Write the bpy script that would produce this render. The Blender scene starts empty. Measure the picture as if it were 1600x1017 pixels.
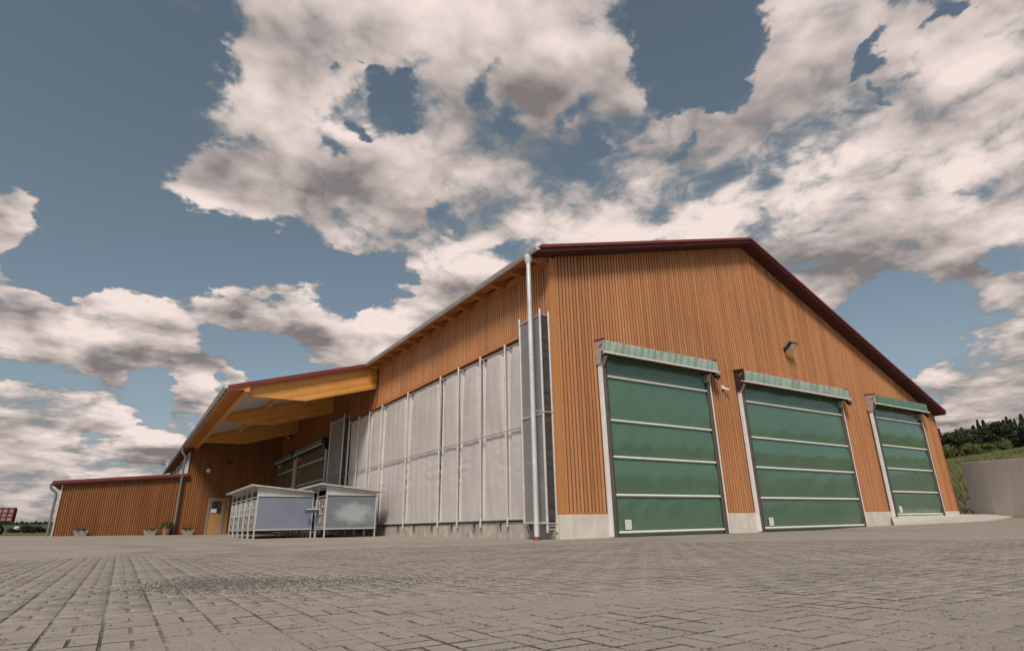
import bpy, math, random
import numpy as np
from mathutils import Vector, Matrix
random.seed(7)
rng = np.random.default_rng(7)
C = bpy.context.scene.collection
scene = bpy.context.scene

# ------------------------------------------------------------------ camera
cam_data = bpy.data.cameras.new('camera')
cam = bpy.data.objects.new('camera', cam_data)
C.objects.link(cam)
cam_data.sensor_width = 36.0
cam_data.sensor_fit = 'HORIZONTAL'
cam_data.lens = 20.394
cam_data.clip_start = 0.05
cam_data.clip_end = 9000
YAW, PITCH, ROLL = math.radians(32.83585), math.radians(19.05459), math.radians(-1.175235)
fw = Vector((math.sin(YAW)*math.cos(PITCH), math.cos(YAW)*math.cos(PITCH), math.sin(PITCH)))
r0 = Vector((math.cos(YAW), -math.sin(YAW), 0))
u0 = r0.cross(fw)
rr = r0*math.cos(ROLL) + u0*math.sin(ROLL)
uu = -r0*math.sin(ROLL) + u0*math.cos(ROLL)
CAM = Vector((-9.6629, -12.8466, 0.35))
m = Matrix.Identity(4)
for i in range(3):
    m[i][0], m[i][1], m[i][2], m[i][3] = rr[i], uu[i], -fw[i], CAM[i]
cam.matrix_world = m
scene.camera = cam

# ------------------------------------------------------------------ light, exposure
scene.view_settings.view_transform = 'Standard'
scene.view_settings.look = 'None'
scene.view_settings.gamma = 1.0
scene.view_settings.use_curve_mapping = False
scene.view_settings.exposure = 1.0
SUN_DIR = Vector((-0.52, -0.56, 0.80)).normalized()      # towards the sun
SUN_EL = math.asin(SUN_DIR.z)
SUN_AZ = math.atan2(SUN_DIR.x, SUN_DIR.y)
sl = bpy.data.lights.new('sun', 'SUN')
sl.energy = 1.5
sl.angle = math.radians(15)
sl.color = (1.0, 0.93, 0.84)
sun = bpy.data.objects.new('sun', sl)
C.objects.link(sun)
sun.rotation_euler = SUN_DIR.to_track_quat('Z', 'Y').to_euler()
sun.location = (-20, -30, 40)

# sky: Nishita sky with procedural cumulus; every cloud mass is a soft cap round a sky direction (x, y, z, radius, weight)
CLOUD_MASSES = [
 (0.071,0.723,0.687,0.083,1),(0.18,0.685,0.706,0.081,1),(0.292,0.613,0.734,0.087,1),(0.41,0.564,0.717,0.098,1),(0.508,0.532,0.678,0.055,0.8),(0.031,0.788,0.615,0.046,0.4),
 (0.073,0.811,0.581,0.043,0.45),(0.157,0.78,0.606,0.04,0.35),(0.11,0.783,0.612,0.039,0.35),(-0.006,0.746,0.666,0.027,0.4),(-0.018,0.874,0.486,0.033,0.8),(0.038,0.863,0.504,0.043,1),
 (0.107,0.853,0.51,0.064,1),(0.182,0.84,0.51,0.072,1),(0.275,0.83,0.486,0.069,1),(0.285,0.779,0.558,0.073,0.9),(0.379,0.733,0.564,0.074,0.9),(0.488,0.688,0.538,0.096,1),
 (0.435,0.747,0.503,0.076,1),(0.525,0.647,0.553,0.064,1),(0.256,0.86,0.441,0.037,0.8),(0.356,0.827,0.434,0.043,0.5),(0.434,0.788,0.437,0.044,0.5),(0.477,0.594,0.648,0.051,0.7),
 (0.553,0.543,0.632,0.046,0.6),(0.629,0.498,0.596,0.045,0.9),(0.609,0.586,0.534,0.074,1),(0.687,0.525,0.502,0.093,1),(0.613,0.628,0.479,0.053,1),(0.341,0.707,0.62,0.052,0.6),
 (0.713,0.401,0.576,0.067,1),(0.709,0.338,0.619,0.074,1),(0.706,0.282,0.65,0.062,1),(0.743,0.421,0.52,0.078,1),(0.784,0.324,0.53,0.101,1),(0.849,0.26,0.461,0.105,1),
 (0.864,0.183,0.469,0.098,1),(0.823,0.136,0.552,0.055,1),(0.77,0.213,0.601,0.029,1),(0.837,0.348,0.422,0.102,1),(0.805,0.43,0.409,0.088,1),(0.888,0.265,0.376,0.07,1),
 (0.85,0.386,0.359,0.057,1),(0.743,0.491,0.455,0.081,1),(0.797,0.145,0.586,0.039,0.9),(0.926,0.241,0.29,0.029,0.7),(0.919,0.286,0.272,0.022,0.5),(0.941,0.276,0.196,0.042,1),
 (0.924,0.33,0.194,0.048,1),(0.94,0.244,0.24,0.025,0.6),(0.951,0.269,0.153,0.046,1),(0.932,0.341,0.125,0.022,1),(0.945,0.3,0.133,0.034,1),(-0.186,0.892,0.411,0.035,1.1),
 (-0.193,0.905,0.378,0.034,1.1),(-0.186,0.924,0.333,0.013,0.9),(-0.159,0.946,0.284,0.034,1.1),(-0.089,0.958,0.273,0.049,1.1),(-0.028,0.964,0.265,0.06,1.2),(0.032,0.968,0.251,0.048,1.1),
 (-0.131,0.964,0.231,0.056,1.1),(0.071,0.943,0.326,0.028,1),(0.112,0.94,0.322,0.024,0.9),(-0.01,0.953,0.304,0.028,0.9),(-0.046,0.971,0.236,0.041,1),(0.163,0.934,0.319,0.046,1.1),
 (0.212,0.926,0.314,0.052,1.1),(0.264,0.918,0.298,0.053,1.1),(0.321,0.895,0.311,0.048,1.1),(0.386,0.838,0.386,0.055,1.1),(0.38,0.87,0.314,0.055,1.1),(0.438,0.807,0.397,0.049,1.1),
 (0.118,0.966,0.231,0.02,0.9),(0.086,0.969,0.233,0.018,0.7),(0.4,0.817,0.416,0.033,0.8),(0.302,0.882,0.361,0.021,0.5),(-0.093,0.98,0.173,0.033,1.1),(-0.056,0.985,0.164,0.03,1.1),
 (-0.128,0.979,0.157,0.029,1),(-0.024,0.988,0.154,0.022,0.9),(0.05,0.98,0.192,0.027,1.1),(0.074,0.982,0.175,0.029,1.1),(-0.13,0.985,0.116,0.025,1),(-0.079,0.988,0.134,0.014,0.5),
 (0.003,0.992,0.129,0.026,1),(0.039,0.991,0.126,0.021,0.9),(-0.044,0.994,0.096,0.026,1),(-0.104,0.991,0.085,0.029,0.9),(-0.006,0.996,0.093,0.027,1),(-0.124,0.991,0.052,0.029,0.9),
 (-0.095,0.995,0.037,0.021,0.8),(-0.055,0.996,0.074,0.017,0.8),(-0.143,0.813,0.565,0.125,-1),(-0.171,0.858,0.484,0.083,-1),(-0.065,0.896,0.44,0.082,-1),(0.023,0.916,0.401,0.067,-1),
 (-0.076,0.773,0.63,0.052,-0.9),(0.607,0.422,0.673,0.072,-1.3),(0.568,0.426,0.705,0.066,-1.2),(0.649,0.422,0.634,0.039,-0.8),(0.751,0.254,0.61,0.017,-1),(0.771,0.26,0.582,0.019,-1.1),
 (0.794,0.262,0.548,0.016,-0.8),(0.77,0.278,0.574,0.012,-0.7),(0.781,0.213,0.586,0.013,-0.7),(0.784,0.187,0.592,0.018,-0.9),(0.785,0.165,0.598,0.014,-0.8),(0.809,0.254,0.53,0.014,-0.7),
 (0.801,0.217,0.557,0.012,-0.5),(0.182,0.71,0.68,0.012,-0.7),(0.216,0.711,0.669,0.014,-0.9),(0.377,0.644,0.666,0.026,-0.5),(0.434,0.66,0.614,0.031,-0.4),(0.096,0.769,0.631,0.029,-0.3),
 (0.252,0.662,0.706,0.024,-0.3),(0.08,0.831,0.551,0.034,-0.4),(0.173,0.768,0.617,0.03,-0.35),(0.265,0.737,0.622,0.036,-0.5),(0.455,0.579,0.677,0.03,-0.4),(0.359,0.787,0.501,0.027,-0.5),
 (0.407,0.786,0.465,0.038,-0.6),(0.725,0.415,0.55,0.029,-0.8),(0.741,0.37,0.56,0.024,-0.8),(0.868,0.299,0.397,0.016,-0.6),(0.832,0.202,0.518,0.015,-0.3),(0.253,0.715,0.652,0.014,-0.9),
 (0.268,0.695,0.667,0.012,-0.6),(0.231,0.732,0.641,0.012,-0.5),(0.211,0.772,0.599,0.012,-0.6),(0.143,0.741,0.656,0.012,-0.5),(0.113,0.739,0.664,0.012,-0.4),(0.381,0.612,0.693,0.026,-0.6),
 (0.277,0.67,0.689,0.02,-0.4),(0.132,0.91,0.392,0.061,-1),(-0.135,0.933,0.335,0.034,-1),(-0.09,0.926,0.367,0.054,-1),(0.898,0.35,0.266,0.05,-1.3),(0.878,0.367,0.307,0.028,-0.8),
 (0.911,0.243,0.334,0.03,-1),(0.883,0.414,0.223,0.038,-1),(0.511,0.607,0.609,0.031,-0.8),(0.568,0.499,0.655,0.04,-0.6),(0.555,0.599,0.577,0.021,-0.6),(0.655,0.508,0.559,0.022,-0.8),
 (0.736,0.389,0.554,0.021,-0.9),(0.747,0.341,0.571,0.015,-0.9),(0.59,0.631,0.503,0.015,-0.8),(-0.063,0.976,0.207,0.027,-1),(0.006,0.979,0.206,0.026,-1),(0.06,0.956,0.287,0.019,-0.9),
 (0.175,0.952,0.25,0.031,-1),(0.255,0.94,0.225,0.042,-1),(0.014,0.987,0.161,0.017,-0.7),(-0.056,0.991,0.121,0.018,-0.5),(0.267,0.882,0.389,0.043,-0.8),(-0.108,0.989,0.105,0.038,1),
 (-0.045,0.997,0.058,0.033,1),(0.012,0.997,0.076,0.031,1),(-0.069,0.997,0.037,0.025,1),(-0.14,0.988,0.071,0.028,1),(-0.15,0.977,0.155,0.033,0.9),(-0.113,0.993,0.029,0.024,0.8),
 (0.021,0.993,0.116,0.023,0.9),(-0.011,0.992,0.123,0.027,0.8),(-0.151,0.969,0.195,0.038,-1.1),(-0.099,0.974,0.204,0.035,-1.1),(0.008,0.98,0.197,0.022,-1),(0.022,0.987,0.157,0.015,-0.8),
 (0.07,0.958,0.279,0.024,-1),(-0.027,0.992,0.123,0.016,-0.9),(-0.096,0.989,0.11,0.017,-0.8),(0.133,0.952,0.276,0.022,-0.9),(0.081,0.974,0.213,0.016,-0.6),(-0.015,0.944,0.331,0.028,-0.9),
 (-0.124,0.942,0.313,0.022,-0.8),(-0.073,0.995,0.061,0.012,-0.6),(-0.124,0.989,0.084,0.012,-0.5),(-0.018,0.997,0.071,0.012,-0.6),(0.642,0.47,0.606,0.015,-0.6),(0.169,0.808,0.564,0.02,-0.5),
 (0.326,0.86,0.393,0.043,-0.6),(0.471,0.766,0.437,0.044,-0.4),
]
world = bpy.data.worlds.new('World')
scene.world = world
world.use_nodes = True
wt = world.node_tree
wt.nodes.clear()
class NB:
    """small helper to write node trees"""
    def __init__(s, tree): s.t = tree
    def n(s, typ, **kw):
        nd = s.t.nodes.new(typ)
        for k, v in kw.items(): setattr(nd, k, v)
        return nd
    def link(s, a, b): s.t.links.new(a, b)
    def put(s, sock, v):
        if hasattr(v, 'is_linked') or isinstance(v, bpy.types.NodeSocket): s.link(v, sock)
        else: sock.default_value = v
    def m(s, op, a, b=None, c=None, clamp=False):
        nd = s.n('ShaderNodeMath', operation=op, use_clamp=clamp)
        for i, v in enumerate((a, b, c)):
            if v is not None: s.put(nd.inputs[i], v)
        return nd.outputs[0]
    def v(s, op, a, b=None, scale=None):
        nd = s.n('ShaderNodeVectorMath', operation=op)
        s.put(nd.inputs[0], a)
        if b is not None: s.put(nd.inputs[1], b)
        if scale is not None: s.put(nd.inputs['Scale'], scale)
        return nd.outputs['Value'] if op in ('DOT_PRODUCT', 'LENGTH') else nd.outputs[0]
    def noise(s, vec, scale, detail=4, rough=.55, dist=0, col=False):
        nd = s.n('ShaderNodeTexNoise')
        s.put(nd.inputs['Vector'], vec)
        nd.inputs['Scale'].default_value = scale
        nd.inputs['Detail'].default_value = detail
        nd.inputs['Roughness'].default_value = rough
        nd.inputs['Distortion'].default_value = dist
        return nd.outputs['Color'] if col else nd.outputs[0]
    def smooth(s, x, a, b, lo=0., hi=1.):
        nd = s.n('ShaderNodeMapRange', interpolation_type='SMOOTHSTEP')
        s.put(nd.inputs['Value'], x)
        for k, v in (('From Min', a), ('From Max', b), ('To Min', lo), ('To Max', hi)): s.put(nd.inputs[k], v)
        return nd.outputs[0]
    def mix(s, f, a, b, blend='MIX'):
        nd = s.n('ShaderNodeMix', data_type='RGBA', blend_type=blend)
        s.put(nd.inputs[0], f)
        s.put(nd.inputs[6], a if not isinstance(a, tuple) else tuple(a)+(1,)*(4-len(a)))
        s.put(nd.inputs[7], b if not isinstance(b, tuple) else tuple(b)+(1,)*(4-len(b)))
        return nd.outputs[2]
    def ramp(s, f, stops):
        nd = s.n('ShaderNodeValToRGB')
        s.put(nd.inputs[0], f)
        e = nd.color_ramp.elements
        while len(e) < len(stops): e.new(.5)
        for k, (p, c) in enumerate(stops):
            e[k].position = p; e[k].color = tuple(c)+(1,)*(4-len(c))
        return nd.outputs[0]
    def xyz(s, v):
        nd = s.n('ShaderNodeSeparateXYZ'); s.put(nd.inputs[0], v); return nd.outputs
    def comb(s, x, y, z):
        nd = s.n('ShaderNodeCombineXYZ')
        for i, v in enumerate((x, y, z)): s.put(nd.inputs[i], v)
        return nd.outputs[0]

SKY_STRENGTH = 0.05
w = NB(wt)
tc = w.n('ShaderNodeTexCoord')
dirv = w.v('NORMALIZE', tc.outputs['Generated'])
dz = w.m('MAXIMUM', w.xyz(dirv)[2], 0.0)
inv = w.m('DIVIDE', 1.0, w.m('ADD', dz, 0.20))
pp = w.v('SCALE', dirv, scale=inv)
warp = w.v('SUBTRACT', w.noise(pp, 3.2, 6, .62, col=True), (.5, .5, .5))
wscale = w.m('MULTIPLY_ADD', dz, .36, .04)
wdir = w.v('NORMALIZE', w.v('ADD', dirv, w.v('SCALE', warp, scale=wscale)))
field = None
rise = None
wz = w.xyz(wdir)[2]
for (x, y, z, th, wgt) in CLOUD_MASSES:
    k = 2.0/th**2
    L = math.sqrt(x*x+y*y+z*z)
    e = w.m('EXPONENT', w.m('MULTIPLY_ADD', w.v('DOT_PRODUCT', wdir, (x/L, y/L, z/L)), k, -k))
    field = w.m('MULTIPLY', e, wgt) if field is None else w.m('MULTIPLY_ADD', e, wgt, field)
    if z/L < .45 and wgt > .6:         # the low cumulus: bright tops, grey bases
        h_ = w.m('MULTIPLY', e, w.m('MULTIPLY_ADD', wz, 1/th, -z/L/th))
        rise = h_ if rise is None else w.m('ADD', rise, h_)
field = w.m('MAXIMUM', w.m('MINIMUM', field, 0.74), -0.6)
n1 = w.noise(pp, 2.1, 9, .60, .25)
n2 = w.noise(pp, 8.0, 7, .66, .8)
billow = None
for sc_, am_ in ((4.2, .6), (9.5, .4)):          # cauliflower puffs: creases where the noise crosses its mean
    q_ = w.m('MULTIPLY', w.m('ABSOLUTE', w.m('SUBTRACT', w.noise(w.v('ADD', pp, (sc_, 1.3, 2.1)), sc_, 3, .5, .3), .5)), am_*2.0)
    billow = q_ if billow is None else w.m('ADD', billow, q_)
tow = w.v('ADD', pp, (-.05, -.09, .08))
n1s = w.noise(tow, 2.1, 5, .52, .25)
soft = w.noise(pp, 3.1, 4, .5, .2)
nn = w.m('MULTIPLY_ADD', w.m('SUBTRACT', n1, .5), 2.1, w.m('MULTIPLY', w.m('SUBTRACT', n2, .5), .85))
nn = w.m('ADD', nn, w.m('MULTIPLY', w.m('SUBTRACT', billow, .2), .75))
dens = w.m('ADD', w.m('MULTIPLY_ADD', field, .90, .10), nn)
alpha = w.smooth(dens, .20, .56)
wisp = w.noise(w.v('MULTIPLY', pp, (1.6, 1, 1)), 4.2, 8, .68, 1.6)
dw = w.m('ADD', w.m('MULTIPLY_ADD', field, .34, .03), w.m('MULTIPLY', w.m('SUBTRACT', wisp, .5), 2.6))
alpha = w.m('MAXIMUM', alpha, w.smooth(dw, .14, .95, 0., .7))
lit = w.m('MULTIPLY_ADD', w.m('SUBTRACT', w.noise(pp, 2.1, 5, .52, .25), n1s), 3.0, .56)
lit = w.m('ADD', lit, w.m('MULTIPLY', w.m('SUBTRACT', soft, .5), 1.3))
lit = w.m('ADD', lit, w.m('MULTIPLY', w.m('SUBTRACT', n2, .5), .3))
lit = w.m('ADD', lit, w.m('MULTIPLY', w.m('SUBTRACT', billow, .15), 1.1))
lit = w.m('MULTIPLY_ADD', w.m('MAXIMUM', w.m('MINIMUM', rise, .8), -.8), .60, lit, clamp=True)
core = w.smooth(dens, .22, .72)
cloud = w.mix(lit, (.215, .19, .187), (.90, .765, .71))
cloud = w.mix(core, (.21, .245, .265), cloud)
low = w.smooth(dz, 0.0, .12)
cloud = w.mix(low, w.mix(.55, cloud, (.36, .33, .32)), cloud)
sky = w.n('ShaderNodeTexSky', sky_type='NISHITA', sun_disc=False)
sky.sun_elevation = SUN_EL
sky.sun_rotation = SUN_AZ
sky.dust_density = 1.5
hs = w.n('ShaderNodeHueSaturation')
hs.inputs['Saturation'].default_value = .72
hs.inputs['Hue'].default_value = .482
hs.inputs['Value'].default_value = .82
w.link(sky.outputs[0], hs.inputs['Color'])
cl = w.v('SCALE', cloud, scale=10.0)
col = w.mix(alpha, hs.outputs[0], cl)
bg = w.n('ShaderNodeBackground')
bg.inputs['Strength'].default_value = SKY_STRENGTH
w.link(col, bg.inputs['Color'])
wo = w.n('ShaderNodeOutputWorld')
w.link(bg.outputs[0], wo.inputs['Surface'])
world.cycles.sampling_method = 'MANUAL'
world.cycles.sample_map_resolution = 512

# ------------------------------------------------------------------ materials
def mat(name):
    M = bpy.data.materials.new(name)
    M.use_nodes = True
    t = M.node_tree
    t.nodes.clear()
    b = NB(t)
    p = b.n('ShaderNodeBsdfPrincipled')
    o = b.n('ShaderNodeOutputMaterial')
    b.link(p.outputs[0], o.inputs[0])
    return M, b, p
def bump(b, p, h, strength=.3, dist=.01):
    nd = b.n('ShaderNodeBump')
    nd.inputs['Strength'].default_value = strength
    nd.inputs['Distance'].default_value = dist
    b.put(nd.inputs['Height'], h)
    b.link(nd.outputs[0], p.inputs['Normal'])
def pos(b): return b.n('ShaderNodeNewGeometry').outputs['Position']
def rnd_obj(b): return b.n('ShaderNodeObjectInfo').outputs['Random']
def rnd_isl(b): return b.n('ShaderNodeNewGeometry').outputs['Random Per Island']

def plain(name, col, rough=.5, metal=0., var=.12, scale=6., bumpd=0., spec=.5, stretch=(1, 1, 1)):
    M, b, p = mat(name)
    P = b.v('MULTIPLY', pos(b), stretch)
    n = b.noise(P, scale, 6, .6)
    f = b.smooth(n, .3, .7)
    c0 = tuple(c*(1-var) for c in col); c1 = tuple(min(1, c*(1+var)) for c in col)
    b.put(p.inputs['Base Color'], b.mix(f, c0, c1))
    b.put(p.inputs['Roughness'], b.smooth(n, .2, .8, max(0, rough-.1), min(1, rough+.12)))
    p.inputs['Metallic'].default_value = metal
    p.inputs['Specular IOR Level'].default_value = spec
    if bumpd: bump(b, p, b.noise(P, scale*5, 5, .6), .5, bumpd)
    return M

def wood(name, c_dark, c_mid, c_light, per='obj', rough=.55):
    M, b, p = mat(name)
    P = pos(b)
    r = rnd_obj(b) if per == 'obj' else rnd_isl(b)
    off = b.comb(b.m('MULTIPLY', r, 37.), b.m('MULTIPLY', r, 91.), b.m('MULTIPLY', r, 53.))
    g = b.noise(b.v('ADD', b.v('MULTIPLY', P, (55, 55, 1.6)), off), 1.0, 5, .6, .4)
    broad = b.noise(b.v('ADD', b.v('MULTIPLY', P, (.5, .5, .22)), (3, 8, 1)), 1.0, 4, .5)
    f = b.m('ADD', b.m('MULTIPLY', g, .62), b.m('MULTIPLY_ADD', r, .22, -.01))
    f = b.m('ADD', f, b.m('MULTIPLY', b.m('SUBTRACT', broad, .5), .45))
    c = b.ramp(f, [(.18, c_dark), (.45, c_mid), (.78, c_light)])
    kn = b.n('ShaderNodeTexVoronoi')
    b.put(kn.inputs['Vector'], b.v('ADD', b.v('MULTIPLY', P, (9, 9, 1.9)), off))
    k = b.smooth(kn.outputs['Distance'], .05, .11)
    c = b.mix(k, b.mix(.5, c, tuple(v*.35 for v in c_dark)), c)
    b.put(p.inputs['Base Color'], c)
    p.inputs['Roughness'].default_value = rough
    p.inputs['Specular IOR Level'].default_value = .3
    bump(b, p, g, .35, .004)
    return M

M_BOARD = wood('stained_larch', (.35, .148, .060), (.53, .234, .10), (.65, .322, .15))
M_CLAD = wood('stained_larch_dimmed', (.19, .07, .022), (.28, .11, .036), (.36, .15, .055), per='isl')  # same larch as the boards, dimmer light put into its darker colour
M_BACK = plain('dark_batten_backing', (.17, .074, .032), .8, var=.2, scale=3)
M_TRIM = wood('stained_trim', (.36, .145, .05), (.48, .21, .075), (.58, .27, .10))
def glulam(name):
    M, b, p = mat(name)
    P = pos(b)
    s = b.xyz(P)
    lam = b.m('FLOOR', b.m('MULTIPLY', b.m('SUBTRACT', s[2], b.m('MULTIPLY', s[0], .29)), 22.))
    wn = b.n('ShaderNodeTexWhiteNoise', noise_dimensions='1D'); b.put(wn.inputs['W'], lam)
    off = b.comb(b.m('MULTIPLY', wn.outputs[0], 31.), lam, 0.)
    g = b.noise(b.v('ADD', b.v('MULTIPLY', P, (1.4, 1.4, 42)), off), 1.0, 5, .6, .5)
    blot = b.noise(P, .9, 4, .6)
    f = b.m('ADD', b.m('MULTIPLY', g, .6), b.m('MULTIPLY', wn.outputs[0], .22))
    f = b.m('ADD', f, b.m('MULTIPLY', b.m('SUBTRACT', blot, .5), .4))
    c = b.ramp(f, [(.2, (.46, .185, .035)), (.45, (.66, .305, .066)), (.75, (.79, .42, .12))])
    kn = b.n('ShaderNodeTexVoronoi')
    b.put(kn.inputs['Vector'], b.v('MULTIPLY', P, (2.2, 2.2, 6.)))
    k = b.smooth(kn.outputs['Distance'], .05, .10)
    c = b.mix(k, (.16, .06, .015), c)
    b.put(p.inputs['Base Color'], c)
    p.inputs['Roughness'].default_value = .45
    bump(b, p, g, .2, .003)
    return M
M_GLULAM = glulam('glulam_spruce')
M_SOFFIT = plain('pale_soffit_board', (.50, .47, .44), .8, var=.06)
M_SOFFITW = wood('soffit_planks', (.36, .15, .04), (.46, .2, .06), (.55, .26, .08))
M_ROOF = plain('red_roof_sheet', (.20, .035, .028), .4, var=.12, scale=2)
M_VERGE = plain('maroon_verge_board', (.065, .013, .011), .6, var=.2, scale=2)
M_GALV = plain('galvanised_steel', (.62, .60, .57), .42, .45, var=.07, scale=9)
M_ZINC = plain('zinc_gutter', (.66, .65, .63), .38, .35, var=.10, scale=3, stretch=(1, 1, .4))
M_ZINCD = plain('dark_zinc', (.20, .205, .20), .5, .3, var=.15)  # darker grey than the other zinc
M_WHITE = plain('white_painted_metal', (.72, .70, .66), .4, var=.07, scale=5)
M_BAR = plain('cream_crossbar', (.74, .73, .67), .35, var=.05, scale=5)
M_DARKST = plain('dark_brown_metal', (.035, .025, .022), .45, var=.25, scale=6)
M_SEAL = plain('brown_rubber_seal', (.075, .058, .05), .6, var=.2, scale=3)
M_BRKT = plain('light_bracket_plate', (.42, .36, .33), .5, .2, var=.12)
M_BLACK = plain('black_plastic', (.018, .018, .018), .5, var=.2)
M_RED = plain('red_boot', (.22, .035, .028), .5)
M_BLUE = plain('blue_plastic', (.05, .10, .17), .5)
M_GREYBOX = plain('grey_planter_fibre', (.30, .28, .25), .85, var=.12, bumpd=.002)
M_TERRA = plain('terracotta', (.34, .20, .14), .85, var=.15)
M_SOIL = plain('dark_soil', (.03, .022, .016), .95)
M_PINKPOST = plain('pale_pink_post', (.52, .36, .29), .5, var=.08)

def concrete(name, col, streak=1.):
    M, b, p = mat(name)
    P = pos(b)
    n = b.noise(P, 1.6, 8, .62)
    v = b.noise(b.v('MULTIPLY', P, (5, 5, .5)), 1.0, 5, .6)
    f = b.smooth(b.m('MULTIPLY_ADD', v, .45, b.m('MULTIPLY', n, .55)), .32, .68)
    c = b.mix(f, tuple(x*(1-.38*streak) for x in col), tuple(min(1, x*(1+.15*streak)) for x in col))
    sp = b.noise(P, 60, 3, .6)
    c = b.mix(b.smooth(sp, .62, .75), c, tuple(x*.5 for x in col))
    b.put(p.inputs['Base Color'], c)
    p.inputs['Roughness'].default_value = .9
    p.inputs['Specular IOR Level'].default_value = .25
    bump(b, p, b.noise(P, 22, 6, .65), .45, .006)
    return M
M_PLINTH = concrete('plinth_concrete', (.64, .59, .51), .55)
M_PLINTHD = concrete('stained_plinth_concrete', (.46, .42, .36))
M_WALLC = concrete('retaining_wall_concrete', (.66, .61, .555), .3)
M_RAMP = concrete('ramp_concrete', (.54, .50, .445), .6)

def fabric_grey(name, col, rough=.38, sheen=.0):
    M, b, p = mat(name)
    P = pos(b)
    n = b.noise(b.v('MULTIPLY', P, (1, .35, 1.2)), 1.4, 6, .6)
    c = b.mix(b.smooth(n, .3, .7), tuple(x*(.94 if sheen else .86) for x in col), tuple(min(1, x*(1.05 if sheen else 1.1)) for x in col))
    fine = b.noise(b.v('MULTIPLY', P, (1, 1, 3)), 40, 3, .6)
    c = b.mix(b.m('MULTIPLY', fine, .08 if sheen else .18), c, tuple(x*.55 for x in col))
    b.put(p.inputs['Base Color'], c)
    b.put(p.inputs['Roughness'], b.smooth(n, .2, .8, rough-.06*(1-sheen), rough+.14*(1-sheen)))
    if not sheen: bump(b, p, b.noise(b.v('MULTIPLY', P, (1, 1.2, 6)), 3, 6, .6), .4, .012)
    else: bump(b, p, b.noise(P, 160, 2, .5), .25, .0015)
    return M
M_CURT = fabric_grey('silver_curtain_fabric', (.56, .497, .466), .32, .9)
M_NETG = fabric_grey('grey_net_fabric', (.235, .21, .198), .5)
M_NETD = fabric_grey('dark_crinkled_fabric', (.062, .05, .044), .42)

def pvc(name, col, rough=.2):
    M, b, p = mat(name)
    P = pos(b)
    n = b.noise(b.v('MULTIPLY', P, (.5, .5, 1.1)), 1.2, 5, .55)
    c = b.mix(b.smooth(n, .3, .7), tuple(x*.93 for x in col), tuple(x*1.07 for x in col))
    st = b.noise(b.v('MULTIPLY', P, (5, 5, .35)), 2.0, 5, .65)
    c = b.mix(b.m('MULTIPLY', b.smooth(st, .58, .78), .22), c, (.22, .28, .22))
    b.put(p.inputs['Base Color'], c)
    b.put(p.inputs['Roughness'], b.smooth(st, .45, .8, rough, rough+.2))
    p.inputs['Specular IOR Level'].default_value = .75
    p.inputs['Coat Weight'].default_value = .7
    p.inputs['Coat Roughness'].default_value = .08
    h = b.noise(b.v('MULTIPLY', P, (1.3, 1.3, .45)), 2.6, 4, .55)
    bump(b, p, h, .5, .03)
    return M
M_PVC = pvc('green_pvc_sheet', (.080, .155, .096), .18)
M_PVCS = pvc('lightened_olive_pvc', (.125, .130, .085), .2)  # side doors: lighter sheet colour stands in for ambient light under the canopy
M_COVER = fabric_grey('pale_green_cover', (.31, .385, .32), .42)
M_COVERD = fabric_grey('green_cover', (.12, .21, .15), .35)
M_PANEL = plain('blue_grey_panel', (.20, .215, .27), .35, var=.07, scale=1.5)
def smeared(name):
    M, b, p = mat(name)
    P = pos(b)
    n = b.noise(b.v('MULTIPLY', P, (1.3, 1.3, 2.2)), 1.9, 7, .66)
    L = b.xyz(b.n('ShaderNodeTexCoord').outputs['Object'])
    ex = b.m('POWER', b.m('MULTIPLY', b.m('SUBTRACT', L[0], 1.15), 1.25), 2.0)
    ez = b.m('POWER', b.m('MULTIPLY', b.m('SUBTRACT', L[2], .95), 2.6), 2.0)
    f = b.m('ADD', b.m('SUBTRACT', 1.0, b.m('ADD', ex, ez)), b.m('MULTIPLY', b.m('SUBTRACT', n, .5), 4.2))
    c = b.mix(b.smooth(f, -.8, 1.3), (.16, .18, .195), (.35, .37, .38))
    b.put(p.inputs['Base Color'], c)
    p.inputs['Roughness'].default_value = .45
    return M
M_SMEAR = smeared('weathered_blue_panel')
M_LOWP = plain('grey_lower_panel', (.19, .185, .21), .5, var=.1)
M_TAG = plain('yellow_tag', (.62, .34, .05), .5, var=.2, scale=30)
M_UPPER = plain('pale_upper_sheet', (.50, .49, .47), .42, .25, var=.12, scale=3)
M_LAMPF = plain('lamp_glass', (.75, .72, .66), .25)
M_DOORW = wood('door_oak', (.30, .16, .06), (.42, .24, .10), (.5, .3, .13))
M_DOORF = plain('grey_door_frame', (.22, .2, .19), .5)
M_PAPER = plain('white_paper', (.75, .73, .68), .7, var=.03)
M_INK = plain('grey_print', (.12, .12, .12), .6)
def glass(name):
    M, b, p = mat(name)
    p.inputs['Base Color'].default_value = (.02, .022, .025, 1)
    p.inputs['Roughness'].default_value = .06
    p.inputs['Specular IOR Level'].default_value = .8
    return M
M_GLASS = glass('dark_window_glass')

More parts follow.
